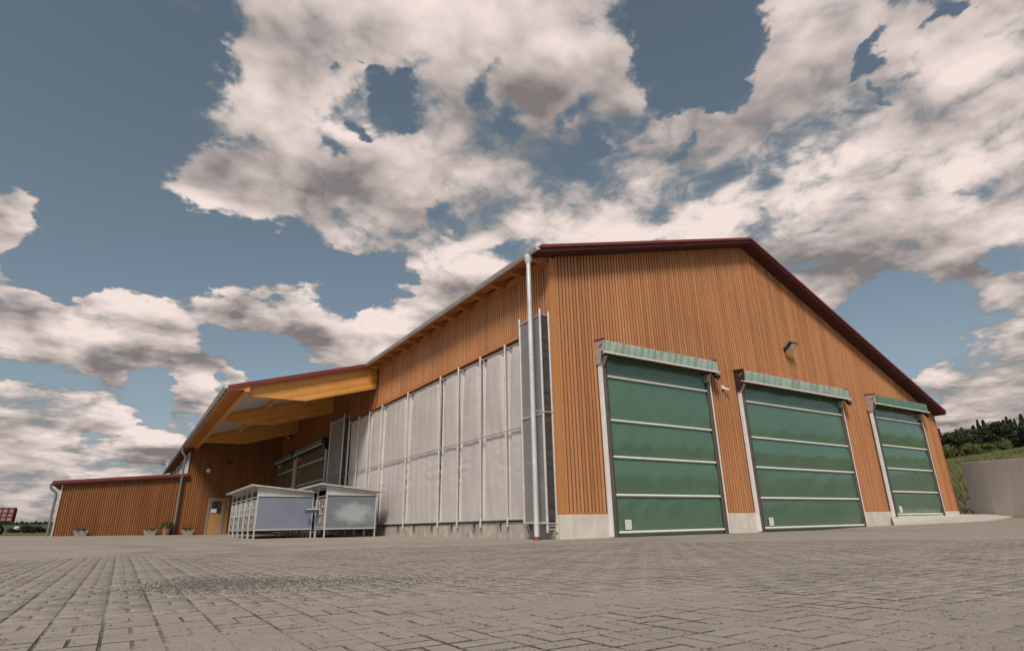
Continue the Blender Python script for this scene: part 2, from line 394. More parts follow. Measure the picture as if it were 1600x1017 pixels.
def paver_mat():
    M, b, p = mat('concrete_paver')
    P = pos(b)
    r = rnd_isl(b)
    ro = rnd_obj(b)
    q = b.m('FRACT', b.m('ADD', b.m('MULTIPLY', ro, 7.3), b.m('MULTIPLY', r, 3.1)))
    fine = b.noise(P, 130, 4, .7)
    mid = b.noise(P, 9, 6, .62)
    big = b.noise(P, .55, 5, .6)
    c = b.mix(b.smooth(fine, .3, .72), (.235, .190, .153), (.405, .342, .282))
    c = b.mix(b.m('MULTIPLY', b.smooth(mid, .42, .7), .4), c, (.40, .36, .315))
    c = b.mix(b.m('MULTIPLY', b.smooth(big, .5, .72), .35), c, (.19, .165, .142))
    c = b.mix(b.m('MULTIPLY', q, .16), c, (.165, .145, .125))
    b.put(p.inputs['Base Color'], c)
    p.inputs['Roughness'].default_value = .88
    p.inputs['Specular IOR Level'].default_value = .3
    bump(b, p, b.m('MULTIPLY_ADD', fine, .6, b.m('MULTIPLY', mid, .6)), .55, .006)
    return M
M_PAVER = paver_mat()
def yard_mat():
    M, b, p = mat('dusty_paving')
    P = pos(b)
    fine = b.noise(P, 60, 5, .7)
    mid = b.noise(b.v('MULTIPLY', P, (1, 1, 1)), 2.2, 7, .65)
    big = b.noise(P, .28, 6, .6, .4)
    c = b.mix(b.smooth(fine, .3, .72), (.255, .21, .172), (.395, .336, .28))
    c = b.mix(b.m('MULTIPLY', b.smooth(mid, .45, .7), .45), c, (.40, .365, .32))
    c = b.mix(b.m('MULTIPLY', b.smooth(big, .48, .70), .5), c, (.19, .166, .144))
    S = b.xyz(P)
    wig = b.m('MULTIPLY', b.m('SUBTRACT', b.noise(P, .25, 2, .5), .5), 1.2)
    for cx_, cy_, rad in ((-24., 4., 15.2), (-24., 4., 17.1), (6., -24., 21.5), (6., -24., 23.3)):   # tyre tracks
        dx = b.m('POWER', b.m('SUBTRACT', S[0], cx_), 2.0); dy = b.m('POWER', b.m('SUBTRACT', S[1], cy_), 2.0)
        rr_ = b.m('ADD', b.m('SQRT', b.m('ADD', dx, dy)), wig)
        band = b.smooth(b.m('ABSOLUTE', b.m('SUBTRACT', rr_, rad)), .45, .12)
        c = b.mix(b.m('MULTIPLY', band, b.smooth(mid, .3, .6, 0., .38)), c, (.15, .13, .112))
    br = b.n('ShaderNodeTexBrick')
    b.put(br.inputs['Vector'], P)
    br.inputs['Scale'].default_value = 1.0
    br.inputs['Brick Width'].default_value = .2
    br.inputs['Row Height'].default_value = .1
    br.inputs['Mortar Size'].default_value = .004
    br.inputs['Mortar Smooth'].default_value = .3
    patch = b.smooth(b.noise(P, .9, 4, .6), .42, .62)
    c = b.mix(b.m('MULTIPLY', br.outputs['Fac'], b.m('MULTIPLY', patch, .55)), c, (.13, .112, .095))
    b.put(p.inputs['Base Color'], c)
    p.inputs['Roughness'].default_value = .9
    p.inputs['Specular IOR Level'].default_value = .25
    bump(b, p, b.m('MULTIPLY_ADD', mid, .6, fine), .5, .008)
    return M
M_YARD = yard_mat()
def joint_mat():
    M, b, p = mat('joint_grit')
    P = pos(b)
    big = b.noise(P, 1.3, 6, .65)
    fine = b.noise(P, 45, 4, .7)
    f = b.smooth(b.m('MULTIPLY_ADD', b.m('SUBTRACT', fine, .5), .7, big), .40, .60)
    b.put(p.inputs['Base Color'], b.mix(f, (.078, .064, .052), (.27, .232, .195)))
    p.inputs['Roughness'].default_value = .95
    bump(b, p, fine, .5, .004)
    return M
M_JOINT = joint_mat()
M_STONE = plain('loose_grit_stone', (.17, .15, .13), .9, var=.5, scale=25)
M_STONEW = plain('white_chip', (.55, .52, .47), .8)

def field_mat():
    M, b, p = mat('meadow')
    P = pos(b)
    n = b.noise(P, .05, 6, .6)
    f2 = b.noise(P, 1.5, 6, .7)
    c = b.mix(b.smooth(n, .35, .65), (.11, .105, .03), (.17, .15, .055))
    c = b.mix(b.m('MULTIPLY', b.smooth(f2, .35, .7), .5), c, (.06, .07, .022))
    big = b.noise(P, .004, 3, .5)
    s = b.xyz(P)[1]
    c = b.mix(b.m('MULTIPLY', b.smooth(big, .42, .5), b.smooth(s, 250, 500)), c, (.045, .065, .035))
    b.put(p.inputs['Base Color'], c)
    p.inputs['Roughness'].default_value = .95
    p.inputs['Specular IOR Level'].default_value = .1
    bump(b, p, f2, .8, .15)
    return M
M_FIELD = field_mat()
M_GRASS = plain('meadow_grass', (.165, .165, .06), .8, var=.35, scale=.6)
M_EARTH = plain('bare_earth', (.10, .07, .045), .95, var=.4, scale=3, bumpd=.03)
def leaf(name, c0, c1):
    M, b, p = mat(name)
    r = rnd_isl(b); o = rnd_obj(b)
    n = b.noise(pos(b), .8, 3, .5)
    f = b.m('ADD', b.m('MULTIPLY', r, .5), b.m('MULTIPLY_ADD', o, .3, b.m('MULTIPLY_ADD', n, .5, -.15)), clamp=True)
    b.put(p.inputs['Base Color'], b.mix(f, c0, c1))
    p.inputs['Roughness'].default_value = .7
    p.inputs['Specular IOR Level'].default_value = .2
    return M
M_CON = leaf('conifer_needles', (.016, .026, .013), (.04, .055, .024))
M_BROAD = leaf('broadleaf', (.045, .058, .016), (.135, .14, .04))
M_BROADD = leaf('dark_broadleaf', (.018, .027, .012), (.045, .055, .022))
M_POTL = leaf('pot_plant_leaf', (.05, .085, .02), (.13, .17, .05))
M_BARK = plain('bark', (.07, .05, .035), .95, var=.3)
M_WAGON = plain('red_wagon_slats', (.22, .05, .055), .6, var=.25, scale=4)
M_WAGONP = plain('pale_pink_wagon_panel', (.38, .23, .22), .7, var=.2, scale=4)

# ------------------------------------------------------------------ mesh helper
class MB:
    def __init__(s): s.v = []; s.f = []; s.mi = []
    def add(s, vs, fs, mi=0):
        o = len(s.v)
        s.v += [tuple(v) for v in vs]
        s.f += [tuple(i+o for i in f) for f in fs]
        s.mi += [mi]*len(fs)
        return s
    def box(s, x0, x1, y0, y1, z0, z1, mi=0):
        v = [(x0,y0,z0),(x1,y0,z0),(x1,y1,z0),(x0,y1,z0),(x0,y0,z1),(x1,y0,z1),(x1,y1,z1),(x0,y1,z1)]
        return s.add(v, [(0,3,2,1),(4,5,6,7),(0,1,5,4),(1,2,6,5),(2,3,7,6),(3,0,4,7)], mi)
    def bar(s, p, q, a, b, up=(0, 0, 1), mi=0):
        p, q, up = Vector(p), Vector(q), Vector(up)
        d = (q-p).normalized()
        sd = d.cross(up)
        if sd.length < 1e-4: sd = d.cross(Vector((1, 0, 0)))
        sd.normalize(); u = sd.cross(d)
        v = []
        for e in (p, q):
            for i, j in ((-1,-1),(1,-1),(1,1),(-1,1)): v.append(e + sd*(i*a/2) + u*(j*b/2))
        return s.add(v, [(3,2,1,0),(4,5,6,7),(0,1,5,4),(1,2,6,5),(2,3,7,6),(3,0,4,7)], mi)
    def tube(s, pts, r, n=10, mi=0, cap=True):
        pts = [Vector(p) for p in pts]
        rs = r if isinstance(r, (list, tuple)) else [r]*len(pts)
        rings = []
        ref = Vector((0, 0, 1)) if abs((pts[1]-pts[0]).normalized().z) < .9 else Vector((1, 0, 0))
        for i, p in enumerate(pts):
            d = (pts[min(i+1, len(pts)-1)] - pts[max(i-1, 0)]).normalized()
            a = (ref - d*ref.dot(d)).normalized(); c = d.cross(a)
            rings.append([p + (a*math.cos(2*math.pi*k/n) + c*math.sin(2*math.pi*k/n))*rs[i] for k in range(n)])
        vs = [v for rg in rings for v in rg]
        fs = []
        for i in range(len(pts)-1):
            for k in range(n):
                k2 = (k+1) % n
                fs.append((i*n+k, i*n+k2, (i+1)*n+k2, (i+1)*n+k))
        if cap:
            fs.append(tuple(range(n-1, -1, -1))); fs.append(tuple((len(pts)-1)*n+k for k in range(n)))
        return s.add(vs, fs, mi)
    def prism(s, poly, off, mi=0):
        """poly: 3D points of one face; off: extrusion vector"""
        n = len(poly); off = Vector(off)
        vs = [Vector(p) for p in poly] + [Vector(p)+off for p in poly]
        fs = [tuple(range(n-1, -1, -1)), tuple(range(n, 2*n))]
        fs += [(i, (i+1) % n, (i+1) % n+n, i+n) for i in range(n)]
        return s.add(vs, fs, mi)
    def grid(s, P, mi=0):
        """P: rows of points"""
        R, K = len(P), len(P[0])
        vs = [p for row in P for p in row]
        fs = [(i*K+j, i*K+j+1, (i+1)*K+j+1, (i+1)*K+j) for i in range(R-1) for j in range(K-1)]
        return s.add(vs, fs, mi)
    def mesh(s, name, mats, smooth=False):
        me = bpy.data.meshes.new(name)
        me.from_pydata(s.v, [], s.f)
        for M in (mats if isinstance(mats, (list, tuple)) else [mats]): me.materials.append(M)
        me.polygons.foreach_set('material_index', s.mi)
        import bmesh
        bm = bmesh.new(); bm.from_mesh(me)
        bmesh.ops.recalc_face_normals(bm, faces=bm.faces)
        bm.to_mesh(me); bm.free()
        if smooth:
            me.polygons.foreach_set('use_smooth', [True]*len(me.polygons))
            try: me.set_sharp_from_angle(angle=math.radians(40))
            except Exception: pass
        me.update()
        return me
    def build(s, name, mats, parent=None, smooth=False, bevel=0, **props):
        o = bpy.data.objects.new(name, s.mesh(name, mats, smooth))
        C.objects.link(o)
        if parent: o.parent = parent
        if bevel:
            md = o.modifiers.new('bevel', 'BEVEL'); md.width = bevel; md.segments = 2; md.limit_method = 'ANGLE'
        for k, v in props.items(): o[k] = v
        return o
def link(o, parent=None, loc=None, rotz=None, scale=None):
    C.objects.link(o)
    if parent: o.parent = parent
    if loc is not None: o.location = loc
    if rotz is not None: o.rotation_euler = (0, 0, rotz)
    if scale is not None: o.scale = scale
    return o
def thing(name, label, cat, loc=(0, 0, 0), rotz=0, group=None):
    o = bpy.data.objects.new(name, None)
    o.empty_display_size = .2
    link(o, None, loc, rotz)
    o['label'] = label; o['category'] = cat
    if group: o['group'] = group
    return o
def tag(o, label, cat, group=None):
    o['label'] = label; o['category'] = cat
    if group: o['group'] = group
    return o
def copy_tree(o, parent=None):
    c = o.copy(); C.objects.link(c); c.parent = parent
    for ch in list(o.children): copy_tree(ch, c)
    return c
def numesh(name, V, F, mats, smooth=False, mi=None):
    me = bpy.data.meshes.new(name)
    V = np.asarray(V, np.float32).reshape(-1, 3)
    F = np.asarray(F, np.int32)
    k = F.shape[1]
    me.vertices.add(len(V)); me.vertices.foreach_set('co', V.ravel())
    me.loops.add(F.size); me.loops.foreach_set('vertex_index', F.ravel())
    me.polygons.add(len(F))
    me.polygons.foreach_set('loop_start', np.arange(0, F.size, k, dtype=np.int32))
    for M in (mats if isinstance(mats, (list, tuple)) else [mats]): me.materials.append(M)
    if mi is not None: me.polygons.foreach_set('material_index', np.asarray(mi, np.int32))
    if smooth: me.polygons.foreach_set('use_smooth', np.ones(len(F), bool))
    me.update(); me.validate()
    return me

# ------------------------------------------------------------------ ground
def sstep(x, a, b):
    t = np.clip((x-a)/(b-a), 0, 1); return t*t*(3-2*t)
def yardz(x, y):
    x = np.asarray(x, float); y = np.asarray(y, float)
    a = .0065*np.clip(y-4, 0, 36)
    b = .012*np.clip(-x-5, 0, 14)*np.clip(y/36, 0, 1.1)
    c = (.02*np.clip(x-12, 0, 10) + .06*np.clip(x-22, 0, 4))*np.clip((y+14)/9, 0, 1)
    return a+b+c
def terrain(x, y):
    x = np.asarray(x, float); y = np.asarray(y, float)
    dx, dy = x-CAM.x, y-CAM.y
    d = np.hypot(dx, dy); az = np.degrees(np.arctan2(dx, dy))
    base = yardz(np.clip(x, -45, 36), np.clip(y, -45, 40)) - .06
    wl = sstep(az, -75, -50)*(1-sstep(az, 25, 50))
    left = np.interp(d, [0, 58, 170, 320, 600, 2000, 2600, 6000], [0, 0, .62, 1.0, 5.0, 29, 32, 24])
    wr = sstep(az, 60.5, 64.5)*(1-sstep(az, 120, 150))
    right = np.interp(d, [0, 37.3, 39.3, 42.5, 48, 60, 100, 260, 400, 900, 6000], [0, 0, .35, 1.4, 3.1, 5.3, 9.0, 25, 31, 34, 30])
    right = right*.70*(1+np.clip(az-68, -2, 12)*.03)
    wm = sstep(az, 25, 50)*(1-sstep(az, 58, 64))
    mid = np.interp(d, [0, 80, 400, 2000, 6000], [0, 0, 12, 45, 40])
    return base + wl*left + wr*right + wm*mid
ds = np.concatenate([np.linspace(.5, 30, 16), np.linspace(31, 64, 40), np.geomspace(66, 6000, 70)])
azs = np.radians(np.concatenate([np.arange(-180, -30, 5), np.arange(-30, 90, .75), np.arange(90, 180, 5)]))
D, A = np.meshgrid(ds, azs, indexing='ij')
X = CAM.x + D*np.sin(A); Y = CAM.y + D*np.cos(A)
Z = terrain(X, Y)
Z += (np.sin(X*.9+Y*.37)+np.sin(Y*1.3-X*.5))*.05*sstep(D, 38, 60)
R, K = X.shape
V = np.stack([X, Y, Z], -1).reshape(-1, 3)
idx = np.arange(R*K).reshape(R, K)
nx = np.roll(idx, -1, 1)
F = np.stack([idx[:-1], idx[1:], nx[1:], nx[:-1]], -1).reshape(-1, 4)
c0 = len(V); V = np.vstack([V, [[CAM.x, CAM.y, -.06]]])
o = bpy.data.objects.new('field', numesh('field', V, F[:, ::-1], M_FIELD, True)); link(o); o['kind'] = 'structure'

gx = np.concatenate([np.linspace(-45, -20, 12), np.linspace(-19, 36, 80)])
gy = np.concatenate([np.linspace(-45, -16, 10), np.linspace(-15, 41, 80)])
GX, GY = np.meshgrid(gx, gy, indexing='ij')
GZ = yardz(GX, GY)
dcam = np.hypot(GX-CAM.x, GY-CAM.y)
GZ = GZ - .03*(1-sstep(dcam, 8, 12.5))
V = np.stack([GX, GY, GZ], -1).reshape(-1, 3)
idx = np.arange(GX.size).reshape(GX.shape)
F = np.stack([idx[:-1, :-1], idx[1:, :-1], idx[1:, 1:], idx[:-1, 1:]], -1).reshape(-1, 4)
# the yard ends where the bank on the right begins
cx, cy = V[F].mean(1)[:, 0], V[F].mean(1)[:, 1]
yard = bpy.data.objects.new('paved_yard', numesh('paved_yard', V, F, M_YARD, True)); link(yard); yard['kind'] = 'structure'

# concrete pavers in basket weave, nearest 300 as single parts, the others joined
CELL = .187
pv = []
R_MAX = 12.6
n = int(R_MAX/CELL)+2
for i in range(-n, n+1):
    for j in range(-12, n+1):
        x0 = CAM.x + i*CELL; y0 = CAM.y + j*CELL
        for h in (0, 1):
            if (i+j) % 2 == 0: cxp, cyp, sx, sy = x0+CELL/2, y0+CELL*(.25+.5*h), CELL, CELL/2
            else: cxp, cyp, sx, sy = x0+CELL*(.25+.5*h), y0+CELL/2, CELL/2, CELL
            q = Vector((cxp, cyp, 0))-CAM
            zz = q.dot(fw); d = math.hypot(q.x, q.y)
            azp = math.degrees(math.atan2(q.x, q.y))
            if d > R_MAX or zz < .15 or not -17 < azp < 83: continue
            sxp = q.dot(rr)/zz; syp = q.dot(uu)/zz
            pv.append((d, abs(sxp) < .90 and syp > -.572, cxp, cyp, sx, sy))
pv.sort()
GAP = .0075
def paver_geo(sx, sy, dz=0., tx=0., ty=0., jit=None):
    a, b = sx/2-GAP/2, sy/2-GAP/2
    ch = .003
    def t(x, y, z): return (x, y, z+dz+tx*x+ty*y)
    j = jit if jit is not None else [0]*16
    v = []
    for k, (s1, s2) in enumerate(((-1,-1),(1,-1),(1,1),(-1,1))): v.append(t(s1*a+j[2*k], s2*b+j[2*k+1], -.05))
    for k, (s1, s2) in enumerate(((-1,-1),(1,-1),(1,1),(-1,1))): v.append(t(s1*a+j[2*k], s2*b+j[2*k+1], -.003))
    for k, (s1, s2) in enumerate(((-1,-1),(1,-1),(1,1),(-1,1))): v.append(t(s1*(a-ch)+j[8+2*k], s2*(b-ch)+j[9+2*k], 0))
    f = [(8,9,10,11)]
    for o_ in (0, 4):
        for k in range(4): f.append((o_+k, o_+(k+1) % 4, o_+(k+1) % 4+4, o_+k+4))
    return v, f
pav_mesh = {}
for ori in (0, 1):
    for k in range(7):
        sx, sy = (CELL, CELL/2) if ori == 0 else (CELL/2, CELL)
        v, f = paver_geo(sx, sy, random.uniform(-.0015, .0015), random.uniform(-.008, .008), random.uniform(-.008, .008), [random.uniform(-.0012, .0012) for _ in range(16)])
        mb = MB(); mb.add(v, f[:1]); mb.add(v, f[1:], 1)
        pav_mesh[ori, k] = mb.mesh('paver', [M_PAVER, M_JOINT])
near = [p for p in pv if p[1]][:300]
nset = set((p[2], p[3]) for p in near)
for (d, vis, x, y, sx, sy) in near:
    o = bpy.data.objects.new('paver', pav_mesh[0 if sx > sy else 1, random.randrange(7)])
    link(o, yard, (x, y, 0))
VV, FF = [], []
for (d, vis, x, y, sx, sy) in pv:
    if (x, y) in nset: continue
    v, f = paver_geo(sx, sy, random.uniform(-.0018, .0018), random.uniform(-.008, .008), random.uniform(-.008, .008), [random.uniform(-.0012, .0012) for _ in range(16)])
    z0 = float(yardz(x, y))
    o_ = len(VV)
    VV += [(a+x, b+y, c+z0) for a, b, c in v]
    FF += [tuple(i+o_ for i in q) for q in f]
o = bpy.data.objects.new('distant_pavers', numesh('distant_pavers', VV, FF, [M_PAVER, M_JOINT], mi=np.arange(len(FF)) % 9 != 0)); link(o, yard); o['kind'] = 'stuff'
# grit that fills the joints
th = np.radians(np.linspace(-16, 82, 60)); rd = np.linspace(.45, 12.9, 30)
RD, TH = np.meshgrid(rd, th, indexing='ij')
JX = CAM.x+RD*np.sin(TH); JY = CAM.y+RD*np.cos(TH)
JZ = yardz(JX, JY) - .0032 - .02*(sstep(RD, 12.2, 12.9))
idx = np.arange(JX.size).reshape(JX.shape)
F = np.stack([idx[:-1, :-1], idx[:-1, 1:], idx[1:, 1:], idx[1:, :-1]], -1).reshape(-1, 4)
o = bpy.data.objects.new('joint_grit', numesh('joint_grit', np.stack([JX, JY, JZ], -1), F, M_JOINT)); link(o, yard); o['kind'] = 'stuff'

def stones(name, pts, sizes, M):
    oct_v = np.array([(1,0,0),(-1,0,0),(0,1,0),(0,-1,0),(0,0,1),(0,0,-.6)], float)
    oct_f = np.array([(0,2,4),(2,1,4),(1,3,4),(3,0,4),(2,0,5),(1,2,5),(3,1,5),(0,3,5)])
    N = len(pts)
    ang = rng.uniform(0, 6.28, N); sc = sizes[:, None]*rng.uniform(.55, 1.25, (N, 3)); sc[:, 2] *= .7
    ca, sa = np.cos(ang), np.sin(ang)
    v = oct_v[None]*(1+rng.uniform(-.25, .25, (N, 6, 1)))*sc[:, None, :]
    x = v[..., 0]*ca[:, None]-v[..., 1]*sa[:, None]; y = v[..., 0]*sa[:, None]+v[..., 1]*ca[:, None]
    V = np.stack([x, y, v[..., 2]], -1)+pts[:, None, :]
    F = oct_f[None]+6*np.arange(N)[:, None, None]
    o = bpy.data.objects.new(name, numesh(name, V, F.reshape(-1, 3), M)); link(o); o['kind'] = 'stuff'
    return o
def scat(N, amin, amax, dmin, dmax, pw=1.):
    a = np.radians(rng.uniform(amin, amax, N)); d = dmin+(dmax-dmin)*rng.uniform(0, 1, N)**pw
    return np.stack([CAM.x+d*np.sin(a), CAM.y+d*np.cos(a)], -1)
def onground(p, up=.003): return np.column_stack([p, yardz(p[:, 0], p[:, 1])+up])
# dark grit heap scattered left of centre
pts = []
for (cxp, cyp, sx, sy, N) in ((-9.12, -7.75, .20, .32, 1000), (-8.88, -8.0, .24, .34, 900), (-8.5, -8.35, .28, .3, 500), (-8.0, -8.5, .4, .35, 500), (-9.4, -7.9, .25, .25, 250)):
    pts.append(rng.normal((cxp, cyp), (sx, sy), (N, 2)))
pts = np.vstack(pts)
stones('loose_gravel', onground(pts), rng.uniform(.003, .009, len(pts)), M_STONE)
p2 = scat(2800, -12, 78, 1.6, 11, 1.2)
stones('scattered_grit', onground(p2), rng.uniform(.0018, .0055, len(p2)), M_STONE)
p3 = scat(90, -12, 78, 1.8, 14, .9)
stones('pale_chips', onground(p3), rng.uniform(.0025, .006, len(p3)), M_STONEW)

# ------------------------------------------------------------------ the hall
WID, LEN = 23.3, 60.0
AX, AZ = 9.79, 11.09            # ridge
SL, SR = .287, .4265            # slopes of the two roof sides
def roof_z(x): return AZ-SL*(AX-x) if x < AX else AZ-SR*(x-AX)
TH_R = .20
YB = 36.0                        # wall at the back of the canopy bay
hall = thing('timber_hall', 'large orange timber clad farm hall with red roof and green roller doors', 'barn')

# carcass behind the boards
carc = MB()
pr = [(0.05, .0, 0), (WID-.02, 0, 0), (WID-.02, 0, roof_z(WID)-TH_R-.01), (AX, 0, AZ-TH_R-.01), (0.05, 0, roof_z(0)-TH_R-.01)]
carc.prism([(x, .04, z) for x, y, z in pr], (0, .2, 0))
carc.build('gable_backing', M_BACK, hall)
gw = MB()
gw.box(-.004, .215, -.012, .032, .615, roof_z(0)-TH_R-.012)       # corner board, gable face
gw.box(-.006, .03, .034, .16, .615, roof_z(0)-TH_R-.012)
gable = gw.build('gable_wall', M_TRIM, hall)
# board: one trapezoid batten, unit length
def board_mesh(w0, w1, dep):
    v = []
    for z in (0, 1):
        v += [(-w0/2, dep, z), (-w1/2, 0, z), (w1/2, 0, z), (w0/2, dep, z)]
    mb = MB(); mb.add(v, [(0,1,5,4),(1,2,6,5),(2,3,7,6),(3,0,4,7),(3,2,1,0),(4,5,6,7)])
    return mb.mesh('board', M_BOARD)
BM = board_mesh(.086, .074, .020)
def add_board(parent, x, y, z0, z1, rot=0):
    o = bpy.data.objects.new('board', BM)
    link(o, parent, (x, y, z0), rot, (1, 1, z1-z0))
DOORS = [dict(jl=1.66, jr=6.64, l=1.945, r=6.40, bars=[4.56, 3.24, 2.18, 1.12, .125], hb=5.18, ht=5.58, z0=.02, plate=M_BRKT),
         dict(jl=8.16, jr=14.87, l=8.475, r=14.68, bars=[4.41, 3.14, 2.11, 1.09, .125], hb=5.03, ht=5.45, z0=.03, plate=M_DARKST),
         dict(jl=17.10, jr=21.72, l=17.41, r=21.47, bars=[4.545, 3.345, 2.375, 1.415, .50], hb=5.06, ht=5.46, z0=.43, plate=M_BRKT)]
PITCH_B = .1300
x = .285
while x < WID-.1:
    z0 = .655
    for d in DOORS:
        if d['jl']-.05 < x < d['jr']+.05: z0 = d['hb']-.25
    top = roof_z(x)-TH_R-.015
    add_board(gable, x, .012, z0, top)
    x += PITCH_B
# sill strips under the boards and the end board on the right
for a, b in ((.0, 1.655), (6.645, 8.155), (14.875, 17.095), (21.725, WID)):
    MB().box(a, b, -.022, .036, .607, .652).build('sill_board', M_TRIM, hall)
MB().box(WID-.09, WID+.01, -.012, .036, .655, roof_z(WID)-TH_R-.015).build('corner_board', M_TRIM, hall)

# side wall facing left: upper boards over the curtain
side = MB()
side.box(.0, .03, .17, 14.9, 5.955, 6.10)
side.box(-.014, .0, .165, 14.9, 5.95, 5.985)
sw = side.build('side_wall', M_TRIM, hall)
y = .235
while y < 14.5:
    add_board(sw, 0.0, y, 6.102, roof_z(0)-TH_R-.02, -math.pi/2)
    y += PITCH_B
bk = MB()
bk.box(.05, .2, .24, YB, 5.9, roof_z(0)-TH_R-.02)
bk.box(.35, .5, .24, 22.3, .3, 5.9)
bk.box(.2, .45, 18.9, 22.6, .3, 6.6)
bk.box(.06, .3, 22.6, YB, -.1, 5.9)
bk.build('side_backing', M_BACK, hall)
# boards under the canopy (too narrow to tell apart): joined
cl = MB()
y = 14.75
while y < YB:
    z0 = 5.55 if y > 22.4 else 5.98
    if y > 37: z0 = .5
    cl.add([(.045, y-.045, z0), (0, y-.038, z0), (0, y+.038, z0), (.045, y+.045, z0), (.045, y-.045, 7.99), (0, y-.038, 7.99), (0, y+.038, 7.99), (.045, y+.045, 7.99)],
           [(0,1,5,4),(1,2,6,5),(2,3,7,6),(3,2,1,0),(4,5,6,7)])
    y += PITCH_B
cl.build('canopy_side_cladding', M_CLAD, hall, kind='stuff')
# wall at the back of the canopy bay
bw = MB()
XB = -6.12
bw.prism([(XB+.02, YB+.04, .1), (.05, YB+.04, .1), (.05, YB+.04, roof_z(0)-TH_R-.02), (XB+.02, YB+.04, roof_z(XB)-TH_R-.02)], (0, .2, 0))
bw.build('bay_wall', M_BACK, hall)
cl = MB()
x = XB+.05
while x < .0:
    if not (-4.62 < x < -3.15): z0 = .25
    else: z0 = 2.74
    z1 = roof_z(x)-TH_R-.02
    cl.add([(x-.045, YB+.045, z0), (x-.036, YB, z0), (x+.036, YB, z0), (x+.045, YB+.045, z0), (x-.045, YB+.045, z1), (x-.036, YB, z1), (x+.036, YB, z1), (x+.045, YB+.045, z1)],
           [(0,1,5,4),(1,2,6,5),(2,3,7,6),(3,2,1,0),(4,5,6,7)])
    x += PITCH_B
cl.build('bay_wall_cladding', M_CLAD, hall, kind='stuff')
# clerestory above the annex roof
cw = MB(); cw.box(XB-.1, XB+.02, YB+.02, LEN, 3.9, roof_z(XB)-TH_R-.02)
clear = cw.build('clerestory_wall', M_VERGE, hall)
for k in range(4):
    y0 = YB+.5+k*5.2
    mb = MB()
    for a, b, c, d in ((y0, y0+.09, 4.45, 5.98), (y0+2.9, y0+3.0, 4.45, 5.98), (y0+1.45, y0+1.53, 4.45, 5.98), (y0, y0+3.0, 4.40, 4.47), (y0, y0+3.0, 5.92, 5.99)):
        mb.box(XB-.16, XB-.08, a, b, c, d)
    wf = mb.build('window', M_WHITE, hall)
    MB().box(XB-.13, XB-.11, y0+.05, y0+2.95, 4.45, 5.95).build('pane', M_GLASS, wf)
# long side and back, never seen from the yard but there
rest = MB()
rest.box(WID-.05, WID+.03, .05, LEN, 0, roof_z(WID)-TH_R-.03)
rest.box(XB, WID, LEN-.2, LEN, 0, 5.0)
rest.build('rear_wall', M_BACK, hall)

# plinth
for a, b in ((-.02, 1.655), (6.645, 8.155), (14.875, 17.095), (21.725, WID+.03)):
    MB().box(a, b, -.03, .20, -.2, .606).build('plinth', M_PLINTH, hall, bevel=.012)
MB().box(.03, .3, .20, 2.4, -.2, .47).build('side_plinth', M_PLINTHD, hall, bevel=.012)
k = 2.4
while k < 22:
    MB().box(.028+.004*random.random(), .3, k+.008, min(k+1.93, 22), -.2, .46+random.uniform(-.01, .015)).build('side_plinth', M_PLINTHD, hall, bevel=.012); k += 1.94

# roof
XL, XR = -.64, 23.46
rf = MB()
def slab(mb, x0, x1, y0, y1, t0, t1, mi=0):
    """slab parallel to the roof between depths t0 (top) and t1 below the roof surface"""
    P = [(x0, roof_z(x0)-t0), (x1, roof_z(x1)-t0), (x1, roof_z(x1)-t1), (x0, roof_z(x0)-t1)]
    mb.prism([(a, y0, b) for a, b in P], (0, y1-y0, 0), mi)
XC = -6.75
slab(rf, XL, AX-.001, -.50, 14.42, 0, .05)
slab(rf, XC, AX-.001, 14.424, LEN+.4, 0, .05)
slab(rf, AX+.001, XR, -.50, LEN+.4, 0, .05)
roof = rf.build('roof', M_ROOF, hall)
vg = MB()
slab(vg, XL+.03, AX-.001, -.47, .03, .054, TH_R)
slab(vg, AX+.001, XR-.03, -.47, .03, .054, TH_R)
vg.build('verge_soffit', M_VERGE, roof)
for a, b, c, d, e in ((XL, AX-.001, -.515, -.503, .085), (AX+.001, XR, -.515, -.503, .085), (XC, XL-.1, 14.396, 14.42, .15)):
    fl = MB(); slab(fl, a, b, c, d, -.012, e); fl.build('verge_flashing', M_ROOF, roof)
sf = MB()
slab(sf, XL+.05, .3, .034, 14.42, .054, .11)
slab(sf, XC+.05, .3, 14.43, LEN, .054, .11)
sf.build('eave_soffit', M_SOFFITW, roof)
core = MB()
slab(core, .3, AX-.001, .034, LEN, .054, TH_R); slab(core, AX+.001, XR-.06, .034, LEN, .054, TH_R)
core.build('roof_deck', M_VERGE, roof)
for k in range(13):
    yy = .06+k*1.17
    if yy > 14.2: break
    r_ = MB()
    P = [(XL+.10, roof_z(XL+.10)-.112), (.04, roof_z(.04)-.112), (.04, roof_z(.04)-.36), (-.22, roof_z(-.22)-.36), (XL+.10, roof_z(XL+.10)-.24)]
    r_.prism([(a, yy, b) for a, b in P], (0, .14, 0))
    r_.build('rafter_tail', M_TRIM, roof)
pu = MB()
pu.box(-.05, .0, .05, 14.4, roof_z(0)-.44, roof_z(0)-.2)
pu.build('wall_purlin', M_TRIM, roof)

